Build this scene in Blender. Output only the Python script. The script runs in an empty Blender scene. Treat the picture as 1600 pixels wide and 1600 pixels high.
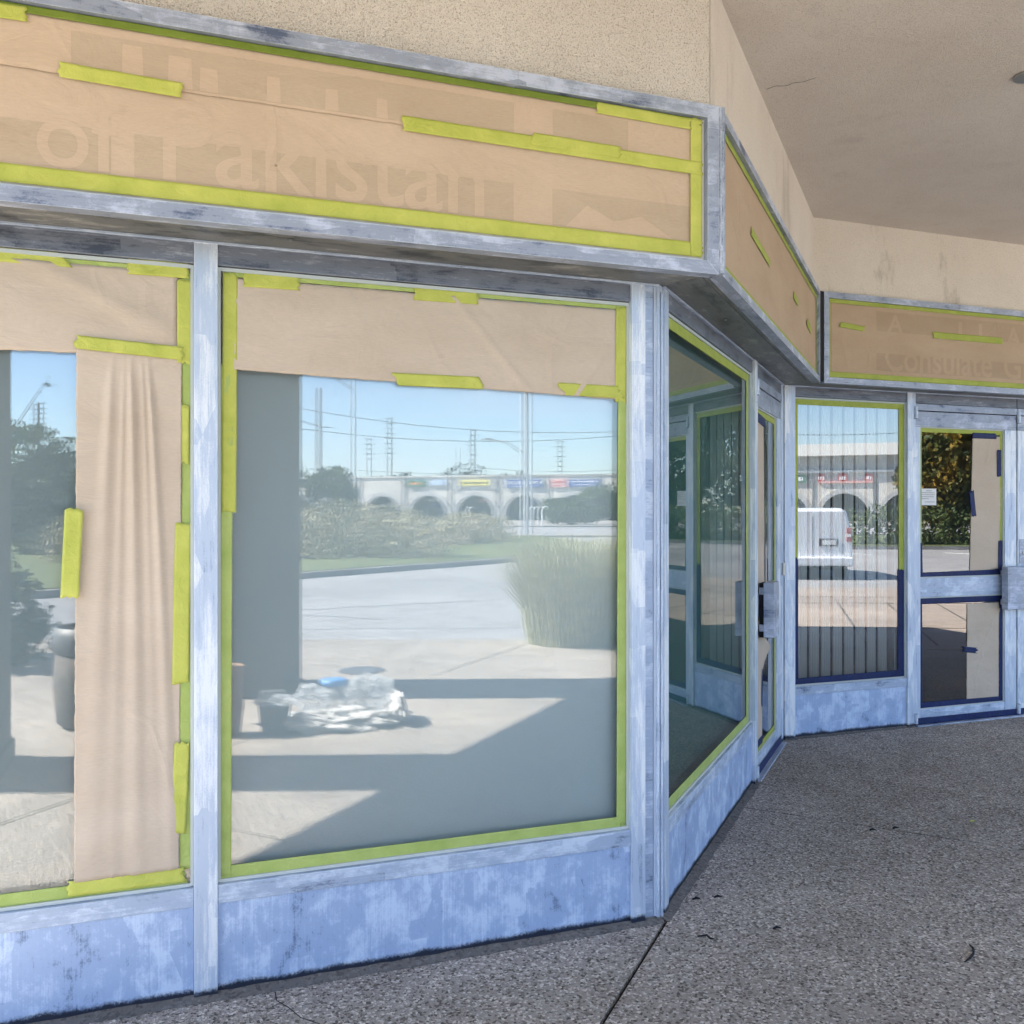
import bpy, bmesh, math, random
from mathutils import Vector, Matrix
random.seed(7)
R = random.random
def U(a, b): return a + (b - a) * R()
SC = bpy.context.scene
COL = SC.collection
rad = math.radians

# ------------------------------------------------------------ camera, sky, sun, exposure
cam_d = bpy.data.cameras.new('camera')
cam = bpy.data.objects.new('camera', cam_d); COL.objects.link(cam)
SC.camera = cam
cam.location = (0, 0, 1.5)
cam.rotation_euler = (rad(90), 0, rad(-20.3))
cam_d.sensor_fit = 'HORIZONTAL'; cam_d.sensor_width = 36
cam_d.lens = 36 * 1450 / 1600
cam_d.clip_end = 6000; cam_d.clip_start = 0.02

SUN_EL = rad(45.5)
SUN_H = Vector((-0.946, -0.324))
sun_vec = Vector((SUN_H.x * math.cos(SUN_EL), SUN_H.y * math.cos(SUN_EL), math.sin(SUN_EL)))
ld = bpy.data.lights.new('sun', 'SUN'); lo = bpy.data.objects.new('sun', ld); COL.objects.link(lo)
ld.energy = 5.0; ld.angle = rad(0.5); ld.color = (1.0, 0.93, 0.82)
lo.rotation_euler = sun_vec.to_track_quat('Z', 'Y').to_euler()
lo.location = (0, 0, 30)

W = bpy.data.worlds.new('World'); SC.world = W; W.use_nodes = True
nt = W.node_tree; nt.nodes.clear()
wo = nt.nodes.new('ShaderNodeOutputWorld'); bg = nt.nodes.new('ShaderNodeBackground')
sky = nt.nodes.new('ShaderNodeTexSky'); sky.sky_type = 'NISHITA'; sky.sun_disc = False
sky.sun_elevation = SUN_EL; sky.sun_rotation = math.atan2(SUN_H.x, SUN_H.y) % (2 * math.pi)
sky.air_density = 1.0; sky.dust_density = 0.3; sky.ozone_density = 2.6
bg.inputs[1].default_value = 0.085
tc = nt.nodes.new('ShaderNodeTexCoord'); mp = nt.nodes.new('ShaderNodeMapping')
mp.inputs['Scale'].default_value = (1.2, 1.2, 7)
nz = nt.nodes.new('ShaderNodeTexNoise'); nz.inputs['Scale'].default_value = 2.2; nz.inputs['Detail'].default_value = 7
cr = nt.nodes.new('ShaderNodeValToRGB'); cr.color_ramp.elements[0].position = 0.5; cr.color_ramp.elements[1].position = 0.78
cr.color_ramp.elements[1].color = (0.5, 0.5, 0.5, 1)
mx = nt.nodes.new('ShaderNodeMixRGB'); mx.inputs[2].default_value = (5.2, 5.6, 6.2, 1)
nt.links.new(tc.outputs['Generated'], mp.inputs[0]); nt.links.new(mp.outputs[0], nz.inputs[0])
nt.links.new(nz.outputs[0], cr.inputs[0]); nt.links.new(cr.outputs[0], mx.inputs[0])
nt.links.new(sky.outputs[0], mx.inputs[1]); tn = nt.nodes.new('ShaderNodeMixRGB'); tn.blend_type = 'MULTIPLY'; tn.inputs[0].default_value = 1; tn.inputs[2].default_value = (.90, .97, 1.07, 1)
nt.links.new(mx.outputs[0], tn.inputs[1]); nt.links.new(tn.outputs[0], bg.inputs[0])
nt.links.new(bg.outputs[0], wo.inputs[0])

SC.view_settings.view_transform = 'Standard'; SC.view_settings.look = 'None'
SC.view_settings.gamma = 1; SC.view_settings.exposure = 2.58
SC.render.engine = 'CYCLES'
SC.cycles.max_bounces = 10; SC.cycles.transparent_max_bounces = 24
SC.cycles.diffuse_bounces = 4; SC.cycles.glossy_bounces = 5
SC.cycles.sample_clamp_indirect = 6
SC.cycles.use_denoising = True
SC.cycles.use_adaptive_sampling = False

# ------------------------------------------------------------ materials
def N(nt, t, **kw):
    n = nt.nodes.new(t)
    for k, v in kw.items(): setattr(n, k, v)
    return n
def mat(name, col=(.5, .5, .5), rough=.7, metal=0, spec=.5):
    m = bpy.data.materials.new(name); m.use_nodes = True
    b = m.node_tree.nodes['Principled BSDF']
    b.inputs['Base Color'].default_value = (*col, 1); b.inputs['Roughness'].default_value = rough
    b.inputs['Metallic'].default_value = metal; b.inputs['Specular IOR Level'].default_value = spec
    return m
def bs(m): return m.node_tree.nodes['Principled BSDF']
def ramp(nt, src, stops):
    c = N(nt, 'ShaderNodeValToRGB'); e = c.color_ramp.elements
    while len(e) < len(stops): e.new(0.5)
    for x, (p, q) in zip(e, stops):
        x.position = p; x.color = (*q, 1) if len(q) == 3 else q
    nt.links.new(src, c.inputs[0]); return c.outputs[0]
def noise(nt, vec, scale, detail=4, rough=.55, dist=0):
    n = N(nt, 'ShaderNodeTexNoise'); n.inputs['Scale'].default_value = scale
    n.inputs['Detail'].default_value = detail; n.inputs['Roughness'].default_value = rough
    n.inputs['Distortion'].default_value = dist
    if vec is not None: nt.links.new(vec, n.inputs['Vector'])
    return n.outputs[0]
def mapping(nt, src, scale, loc=(0, 0, 0), rot=(0, 0, 0)):
    m = N(nt, 'ShaderNodeMapping'); m.inputs['Scale'].default_value = scale
    m.inputs['Location'].default_value = loc; m.inputs['Rotation'].default_value = rot
    nt.links.new(src, m.inputs[0]); return m.outputs[0]
def mixc(nt, f, a, b, mode='MIX'):
    m = N(nt, 'ShaderNodeMixRGB', blend_type=mode)
    for i, v in enumerate((f, a, b)):
        if isinstance(v, (int, float)): m.inputs[i].default_value = v
        elif isinstance(v, tuple): m.inputs[i].default_value = (*v, 1)
        else: nt.links.new(v, m.inputs[i])
    return m.outputs[0]
def bump(nt, h, strength, dist, prev=None):
    b = N(nt, 'ShaderNodeBump'); b.inputs['Strength'].default_value = strength
    b.inputs['Distance'].default_value = dist; nt.links.new(h, b.inputs['Height'])
    if prev is not None: nt.links.new(prev, b.inputs['Normal'])
    return b.outputs[0]
def objco(nt): return N(nt, 'ShaderNodeTexCoord').outputs['Object']
def uvco(nt): return N(nt, 'ShaderNodeTexCoord').outputs['UV']

def stucco(name, base, dark, grain=150, rough_bump=1.0, stain=0.0, seed=0):
    m = mat(name, base, .92, spec=.2); nt = m.node_tree; b = bs(m); co = objco(nt)
    v = N(nt, 'ShaderNodeTexVoronoi'); v.inputs['Scale'].default_value = grain; v.inputs['Randomness'].default_value = 1
    nt.links.new(mapping(nt, co, (1, 1, 1)), v.inputs['Vector'])
    n1 = noise(nt, co, grain * .55, 3); n2 = noise(nt, co, 1.6, 5, .6); n3 = noise(nt, mapping(nt, co, (1, 1, .35), (seed, 0, 0)), 2.6, 6, .7)
    pit = ramp(nt, n1, [(.33, (0, 0, 0)), (.45, (1, 1, 1))])
    c = mixc(nt, pit, dark, base)
    c = mixc(nt, ramp(nt, n2, [(.35, (0, 0, 0)), (.7, (1, 1, 1))]), c, mixc(nt, 1.0, c, (.90, .88, .86), 'MULTIPLY'))
    if stain: c = mixc(nt, ramp(nt, n3, [(.56, (0, 0, 0)), (.75, (stain,) * 3)]), c, (.16, .13, .10))
    nt.links.new(c, b.inputs['Base Color'])
    nb = bump(nt, v.outputs['Distance'], .5 * rough_bump, .004)
    nb = bump(nt, n1, .9 * rough_bump, .006, nb)
    nt.links.new(nb, b.inputs['Normal']); return m
M = {}
M['stucco'] = stucco('stucco_rough', (.92, .85, .76), (.58, .50, .41), 330, 1.5)
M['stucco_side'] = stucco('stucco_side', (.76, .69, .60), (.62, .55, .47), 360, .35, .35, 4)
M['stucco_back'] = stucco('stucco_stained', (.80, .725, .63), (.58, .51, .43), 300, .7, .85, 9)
M['ceiling'] = stucco('stucco_ceiling', (.85, .78, .70), (.64, .57, .50), 330, 1.2, .2, 2)

def metal(name, light, mid, dark, cover, scale=(1, 1, 1), band=None, edge=(.72, .78, .86), seed=0.0, rough=.42, met=.25, brush='v'):
    """hand sanded aluminium: blocky swipes, cloudy primer residue, bright worn edges"""
    m = mat(name, mid, rough, met, .5); nt = m.node_tree; b = bs(m); uv = uvco(nt)
    suv = mapping(nt, uv, (1, 1, 1), (seed, seed * .7, 0))
    cl = noise(nt, mapping(nt, suv, (scale[0] * 2.2, scale[1], 1) if brush == 'v' else scale), 5.5, 10, .74, .15)
    fine = noise(nt, mapping(nt, suv, (150, 3.5, 1) if brush == 'v' else (3.5, 150, 1)), 1, 4, .7)
    fine2 = noise(nt, suv, 190, 3, .6)
    vor = N(nt, 'ShaderNodeTexVoronoi', distance='CHEBYCHEV'); vor.inputs['Scale'].default_value = 5.0
    wob = N(nt, 'ShaderNodeVectorMath', operation='MULTIPLY_ADD')
    wn = N(nt, 'ShaderNodeTexNoise'); wn.inputs['Scale'].default_value = 9; nt.links.new(suv, wn.inputs['Vector'])
    nt.links.new(wn.outputs['Color'], wob.inputs[0]); wob.inputs[1].default_value = (.02, .02, 0)
    nt.links.new(mapping(nt, suv, (1.9, .8, 1) if brush == 'v' else (.7, 2.6, 1)), wob.inputs[2]); nt.links.new(wob.outputs[0], vor.inputs['Vector'])
    cell = N(nt, 'ShaderNodeSeparateColor'); nt.links.new(vor.outputs['Color'], cell.inputs[0])
    s = N(nt, 'ShaderNodeMath', operation='MULTIPLY_ADD'); nt.links.new(cell.outputs[0], s.inputs[0]); s.inputs[1].default_value = .16
    nt.links.new(cl, s.inputs[2])
    s2 = N(nt, 'ShaderNodeMath', operation='MULTIPLY_ADD'); nt.links.new(fine, s2.inputs[0]); s2.inputs[1].default_value = .30; nt.links.new(s.outputs[0], s2.inputs[2])
    s3 = N(nt, 'ShaderNodeMath', operation='MULTIPLY_ADD'); nt.links.new(fine2, s3.inputs[0]); s3.inputs[1].default_value = .14; nt.links.new(s2.outputs[0], s3.inputs[2])
    o = cover + .125
    c = ramp(nt, s3.outputs[0], [(o - .155, dark), (o - .03, mid), (o + .05, mid), (o + .19, light)])
    # worn edges
    bev = N(nt, 'ShaderNodeBevel'); bev.samples = 4; bev.inputs['Radius'].default_value = .004
    geo = N(nt, 'ShaderNodeNewGeometry'); dp = N(nt, 'ShaderNodeVectorMath', operation='DOT_PRODUCT')
    nt.links.new(bev.outputs[0], dp.inputs[0]); nt.links.new(geo.outputs['Normal'], dp.inputs[1])
    em = ramp(nt, dp.outputs['Value'], [(.80, (1, 1, 1)), (.985, (0, 0, 0))])
    en = ramp(nt, noise(nt, suv, 30, 3), [(.35, (0, 0, 0)), (.55, (1, 1, 1))])
    c = mixc(nt, mixc(nt, 1.0, em, en, 'MULTIPLY'), c, edge)
    if band is not None:      # bare dark strip where the sanding stopped above the pavement
        sp = N(nt, 'ShaderNodeSeparateXYZ'); nt.links.new(uv, sp.inputs[0])
        wav = noise(nt, mapping(nt, uv, (7, 0, 0)), 1, 6, .6)
        a = N(nt, 'ShaderNodeMath', operation='MULTIPLY_ADD'); nt.links.new(wav, a.inputs[0]); a.inputs[1].default_value = -.045
        nt.links.new(sp.outputs['Y'], a.inputs[2])
        gr = N(nt, 'ShaderNodeMath', operation='MULTIPLY_ADD'); nt.links.new(noise(nt, uv, 120, 3), gr.inputs[0]); gr.inputs[1].default_value = .02; nt.links.new(a.outputs[0], gr.inputs[2])
        bf = ramp(nt, gr.outputs[0], [(band, (1, 1, 1)), (band + .012, (0, 0, 0))])
        c = mixc(nt, bf, c, (.018, .024, .045))
    nt.links.new(c, b.inputs['Base Color'])
    rr = ramp(nt, s3.outputs[0], [(.4, (.30,) * 3), (.9, (.58,) * 3)]); nt.links.new(rr, b.inputs['Roughness'])
    nt.links.new(bump(nt, s3.outputs[0], .25, .0015), b.inputs['Normal'])
    return m
M['kick'] = metal('sanded_kick', (.57, .68, .86), (.36, .47, .69), (.12, .18, .32), .60, (.8, 1.3, 1), band=.010, seed=3.1)
M['rail'] = metal('sanded_sill', (.60, .68, .80), (.38, .46, .60), (.12, .16, .25), .61, (1.2, 2.2, 1), seed=5.4, brush='h')
M['post'] = metal('sanded_post', (.76, .80, .85), (.48, .56, .69), (.17, .24, .38), .59, (1.1, .35, 1), band=.006, seed=8.8)
M['head'] = metal('sanded_head', (.38, .41, .47), (.17, .19, .235), (.06, .072, .105), .68, (.8, 3.0, 1), edge=(.5, .5, .48), seed=1.7, brush='h')
M['signframe'] = metal('sanded_sign_frame', (.55, .60, .72), (.32, .36, .45), (.10, .13, .21), .64, (1.0, 1.6, 1), seed=6.2, brush='h')
M['soffit'] = metal('sanded_soffit', (.36, .36, .34), (.17, .175, .175), (.05, .052, .058), .66, (.9, 2.2, 1), edge=(.35, .35, .33), seed=2.6, brush='h', rough=.5, met=.1)
M['seam'] = mat('dark_seam', (.012, .012, .014), .9)
M['lock'] = mat('dull_steel', (.35, .36, .36), .35, .9)

def paper(name, col, seed=0):
    m = mat(name, col, .8, spec=.25); nt = m.node_tree; b = bs(m); uv = uvco(nt)
    f = noise(nt, mapping(nt, uv, (40, 260, 1), (seed, 0, 0)), 1, 4, .7)
    l = noise(nt, mapping(nt, uv, (1, 2.2, 1), (seed, 3, 0)), 2.2, 5, .6)
    c = mixc(nt, ramp(nt, f, [(.3, (.88, .88, .88)), (.7, (1, 1, 1))]), (0, 0, 0), col)
    c = mixc(nt, 1.0, col, ramp(nt, f, [(.25, (.90, .89, .88)), (.75, (1.03, 1.03, 1.03))]), 'MULTIPLY')
    c = mixc(nt, 1.0, c, ramp(nt, l, [(.3, (.90, .88, .85)), (.75, (1.04, 1.04, 1.04))]), 'MULTIPLY')
    nt.links.new(c, b.inputs['Base Color'])
    h = noise(nt, mapping(nt, uv, (3, 5, 1), (seed, 0, 0)), 1.5, 6, .55, .8)
    vr_ = N(nt, 'ShaderNodeTexVoronoi', feature='DISTANCE_TO_EDGE'); vr_.inputs['Scale'].default_value = 2.4
    wn = N(nt, 'ShaderNodeTexNoise'); wn.inputs['Scale'].default_value = 3.0; nt.links.new(uv, wn.inputs['Vector'])
    wv_ = N(nt, 'ShaderNodeVectorMath', operation='MULTIPLY_ADD'); nt.links.new(wn.outputs['Color'], wv_.inputs[0]); wv_.inputs[1].default_value = (.25, .25, 0)
    nt.links.new(mapping(nt, uv, (1, .55, 1), (seed + 2, 1, 0), (0, 0, .5)), wv_.inputs[2]); nt.links.new(wv_.outputs[0], vr_.inputs['Vector'])
    cz = ramp(nt, vr_.outputs['Distance'], [(0, (1, 1, 1)), (.035, (0, 0, 0))])
    cz = mixc(nt, 1.0, cz, ramp(nt, noise(nt, uv, 2.2, 2), [(.47, (0, 0, 0)), (.62, (1, 1, 1))]), 'MULTIPLY')
    nb = bump(nt, h, .45, .02); nb = bump(nt, f, .12, .001, nb); nb = bump(nt, cz, .5, .004, nb)
    nt.links.new(nb, b.inputs['Normal']); return m
M['paper'] = paper('kraft_paper', (.60, .50, .40))
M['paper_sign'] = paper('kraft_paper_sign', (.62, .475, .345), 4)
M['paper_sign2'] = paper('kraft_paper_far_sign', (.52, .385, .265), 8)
M['paper_dark'] = paper('kraft_paper_show_through', (.545, .425, .305), 4)
M['paper_dark2'] = paper('kraft_paper_show_through_far', (.465, .345, .235), 8)

def tapem(name, col, seed=0):
    m = mat(name, col, .55, spec=.35); nt = m.node_tree; b = bs(m); uv = uvco(nt)
    l = noise(nt, mapping(nt, uv, (1, 1, 1), (seed, 0, 0)), 9, 4, .6); g = noise(nt, uv, 420, 2)
    c = mixc(nt, 1.0, col, ramp(nt, l, [(.3, (.80, .84, .7)), (.7, (1.06, 1.04, 1.1))]), 'MULTIPLY')
    c = mixc(nt, 1.0, c, ramp(nt, g, [(.3, (.9, .9, .9)), (.7, (1, 1, 1))]), 'MULTIPLY')
    nt.links.new(c, b.inputs['Base Color'])
    w = noise(nt, mapping(nt, uv, (1, 1, 1), (seed, 0, 0)), 24, 5, .6, 1.2)
    b.inputs['Alpha'].default_value = .90
    nt.links.new(bump(nt, w, .7, .008), b.inputs['Normal']); return m
M['tape'] = tapem('lime_tape', (.62, .64, .13))
M['tape_glass'] = tapem('lime_tape_on_glass', (.48, .58, .17), 3)
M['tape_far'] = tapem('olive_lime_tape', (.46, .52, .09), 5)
M['tape_shade'] = tapem('lime_tape_shaded', (.22, .29, .035), 7)  # darker lime tape copy: sign frame's shade painted in, plus film overlap
M['tape_blue'] = tapem('navy_tape', (.012, .025, .12), 2)
M['gasket'] = mat('pale_oversprayed_gasket', (.50, .54, .52), .7)
M['black_gasket'] = mat('black_gasket', (.01, .012, .015), .6)

def glassm(name, ior, tint):
    m = bpy.data.materials.new(name); m.use_nodes = True; nt = m.node_tree; nt.nodes.clear()
    o = N(nt, 'ShaderNodeOutputMaterial'); mi = N(nt, 'ShaderNodeMixShader'); t = N(nt, 'ShaderNodeBsdfTransparent'); g = N(nt, 'ShaderNodeBsdfAnisotropic') if False else N(nt, 'ShaderNodeBsdfGlossy')
    g.inputs['Roughness'].default_value = 0.0
    t.inputs[0].default_value = (*tint, 1); g.inputs[0].default_value = (.98, .985, 1, 1)
    f = N(nt, 'ShaderNodeFresnel'); f.inputs[0].default_value = ior
    nt.links.new(f.outputs[0], mi.inputs[0]); nt.links.new(t.outputs[0], mi.inputs[1]); nt.links.new(g.outputs[0], mi.inputs[2])
    nt.links.new(mi.outputs[0], o.inputs[0]); return m
M['glass'] = glassm('window_glass', 2.05, (.98, .985, .985))
M['glass_side'] = glassm('window_glass_side', 2.2, (.82, .92, .90))
M['glass_rear'] = glassm('window_glass_rear', 2.65, (1, 1, 1))
cm = bpy.data.materials.new('glass_edge_clear'); cm.use_nodes = True; cm.node_tree.nodes.clear()
_o = cm.node_tree.nodes.new('ShaderNodeOutputMaterial'); _t = cm.node_tree.nodes.new('ShaderNodeBsdfTransparent'); cm.node_tree.links.new(_t.outputs[0], _o.inputs[0])
M['clear'] = cm
M['veil_film'] = mat('veil_backing', (.84, .90, .88), .9, spec=.1)  # pale sheet added behind the front glass for a hazy veil
M['side_veil_film'] = mat('side_veil_backing', (.34, .45, .42), .9, spec=.1)  # teal sheet added behind the side glass to lift its dark tone
M['slat'] = mat('vertical_slat', (.93, .94, .90), .8)
M['interior'] = mat('dark_interior', (.03, .03, .032), .9)
M['interior_floor'] = mat('interior_floor', (.06, .055, .05), .8)
M['notice'] = mat('notice_paper', (.75, .76, .76), .8)
M['ink'] = mat('ink', (.04, .04, .05), .8)

def groundm(name, a, b_, c_, scale, bstr, joints=False, big=.35):
    m = mat(name, a, .9, spec=.25); nt = m.node_tree; b = bs(m); co = objco(nt)
    v = N(nt, 'ShaderNodeTexVoronoi'); v.inputs['Scale'].default_value = scale; nt.links.new(co, v.inputs['Vector'])
    sep = N(nt, 'ShaderNodeSeparateColor'); nt.links.new(v.outputs['Color'], sep.inputs[0])
    c = ramp(nt, sep.outputs[0], [(0, c_), (.35, a), (.75, a), (1, b_)])
    n2 = noise(nt, co, big, 6, .65); n3 = noise(nt, co, 3.2, 5, .6)
    c = mixc(nt, 1.0, c, ramp(nt, n2, [(.35, (.72, .72, .73)), (.65, (1.08, 1.07, 1.05))]), 'MULTIPLY')
    c = mixc(nt, 1.0, c, ramp(nt, n3, [(.3, (.82, .81, .80)), (.65, (1.04, 1.04, 1.04))]), 'MULTIPLY')
    nd = noise(nt, co, 130, 2)
    c = mixc(nt, ramp(nt, nd, [(.62, (0, 0, 0)), (.70, (.8, .8, .8))]), c, c_)
    nt.links.new(c, b.inputs['Base Color'])
    n4 = noise(nt, co, scale * .6, 3)
    nb = bump(nt, v.outputs['Distance'], bstr, .004); nb = bump(nt, n4, bstr * .8, .005, nb)
    nt.links.new(nb, b.inputs['Normal']); return m
M['walk'] = groundm('exposed_aggregate', (.40, .36, .315), (.78, .72, .65), (.10, .085, .07), 125, 1.0)
M['asphalt'] = groundm('worn_asphalt', (.33, .33, .335), (.40, .40, .40), (.24, .24, .24), 60, .4, big=.12)
M['kerb'] = groundm('kerb_concrete', (.34, .33, .31), (.42, .41, .40), (.22, .21, .20), 90, .4)
M['brick_pave'] = groundm('brick_paving', (.42, .36, .31), (.50, .44, .39), (.28, .24, .20), 80, .4)
M['joint'] = mat('dirty_joint', (.020, .018, .016), .95)
M['joint_sand'] = mat('sandy_joint', (.10, .09, .08), .95)
M['sealant'] = groundm('grey_sealant', (.17, .16, .15), (.22, .21, .20), (.10, .095, .09), 90, .3)
M['pebble'] = groundm('dark_pebbled_concrete', (.15, .13, .11), (.34, .31, .28), (.05, .045, .04), 90, .8)
M['lawn'] = groundm('lawn', (.13, .16, .06), (.19, .21, .09), (.08, .10, .035), 12, .5, big=.1)
M['field'] = groundm('field', (.10, .12, .05), (.15, .17, .07), (.05, .07, .03), 3, .5, big=.02)

def leafm(name, a, b_, c_, scale=1.6):
    m = mat(name, a, .6, spec=.3); nt = m.node_tree; b = bs(m); co = objco(nt)
    n = noise(nt, co, scale, 3, .7); n2 = noise(nt, co, 23, 2)
    s = N(nt, 'ShaderNodeMath', operation='MULTIPLY_ADD'); nt.links.new(n2, s.inputs[0]); s.inputs[1].default_value = .45; nt.links.new(n, s.inputs[2])
    c = ramp(nt, s.outputs[0], [(.52, c_), (.70, a), (.9, b_)])
    nt.links.new(c, b.inputs['Base Color'])
    b.inputs['Transmission Weight'].default_value = 0
    return m
M['leaf'] = leafm('leaf_green', (.055, .085, .025), (.11, .14, .04), (.028, .045, .014))
M['leaf_dark'] = leafm('leaf_dark', (.022, .042, .012), (.06, .08, .02), (.010, .018, .006))
M['leaf_autumn'] = leafm('leaf_autumn', (.035, .055, .012), (.36, .20, .015), (.015, .026, .006), .45)
M['meadow'] = leafm('meadow_leaf', (.33, .30, .18), (.48, .41, .29), (.20, .21, .11), .25)
M['grassblade'] = leafm('ornamental_grass', (.36, .36, .20), (.72, .66, .44), (.17, .19, .09), 11)
M['bark'] = mat('bark', (.10, .075, .055), .9)

M['cream'] = groundm('cream_wall', (.70, .68, .63), (.74, .72, .67), (.60, .58, .54), 3, .2, big=.08)
M['fascia'] = mat('white_fascia', (.80, .79, .74), .7)
M['reveal'] = mat('grey_reveal', (.44, .44, .43), .85)
M['shopdark'] = mat('dark_shopfront', (.10, .105, .11), .4)
M['pole'] = mat('weathered_pole', (.17, .16, .15), .85)
M['galv'] = mat('galvanised_pole', (.50, .51, .52), .5, .3)
M['wire'] = mat('cable', (.06, .06, .065), .7)
M['column'] = stucco('column_stucco', (.20, .19, .17), (.13, .12, .11), 120, .5)
M['white'] = mat('white_plastic', (.82, .82, .82), .4)
def plas():
    m = mat('clear_plastic', (.85, .9, .95), .12, spec=.8); b = bs(m); b.inputs['Alpha'].default_value = .38
    nt = m.node_tree; n = noise(nt, objco(nt), 45, 4, .6, 1.0); nt.links.new(bump(nt, n, 1, .02), b.inputs['Normal']); return m
M['plastic'] = plas()
m = mat('wrap_white', (.80, .80, .80), .3); nt_ = m.node_tree
nt_.links.new(bump(nt_, noise(nt_, objco(nt_), 30, 5, .6, 1.5), 1, .02), bs(m).inputs['Normal']); M['wrap'] = m
M['blue'] = mat('blue_plastic', (.12, .30, .62), .4)
M['grey_plastic'] = mat('grey_plastic', (.10, .105, .11), .5)
M['brown'] = mat('brown_paper_bag', (.30, .19, .12), .85)
M['van'] = mat('van_white', (.80, .82, .84), .22)
M['vanglass'] = mat('van_glass', (.02, .022, .025), .08)
M['rubber'] = mat('rubber', (.02, .02, .02), .8)
M['red'] = mat('red_lens', (.35, .01, .015), .25)
M['chrome'] = mat('bright_steel', (.6, .6, .6), .25, .9)
M['sg_blue'] = mat('sign_blue', (.03, .09, .33), .5)
M['sg_yellow'] = mat('sign_yellow', (.80, .70, .15), .5)
M['sg_green'] = mat('sign_green', (.05, .18, .12), .5)
M['sg_orange'] = mat('sign_orange', (.75, .30, .05), .5)
M['sg_pale'] = mat('sign_pale_blue', (.45, .60, .80), .5)
M['sg_red'] = mat('sign_red', (.55, .08, .08), .5)
M['sg_pink'] = mat('sign_pink', (.70, .40, .38), .5)
M['roofgrey'] = mat('roof_grey', (.16, .16, .165), .8)
M['paint'] = mat('road_paint', (.75, .75, .72), .7)

# ------------------------------------------------------------ builders
class Fr:
    """facade frame: u along the wall, d outwards, z up"""
    def __init__(s, o, ang):
        s.o = Vector((o[0], o[1], 0)); a = rad(ang)
        s.u = Vector((math.cos(a), math.sin(a), 0)); s.n = Vector((math.sin(a), -math.cos(a), 0))
    def p(s, u, d, z): return s.o + s.u * u + s.n * d + Vector((0, 0, z))
FW = Fr((0, 0), 0)
class Wf(Fr):
    def __init__(s): pass
    def p(s, x, y, z): return Vector((x, y, z))
WO = Wf()

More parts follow.
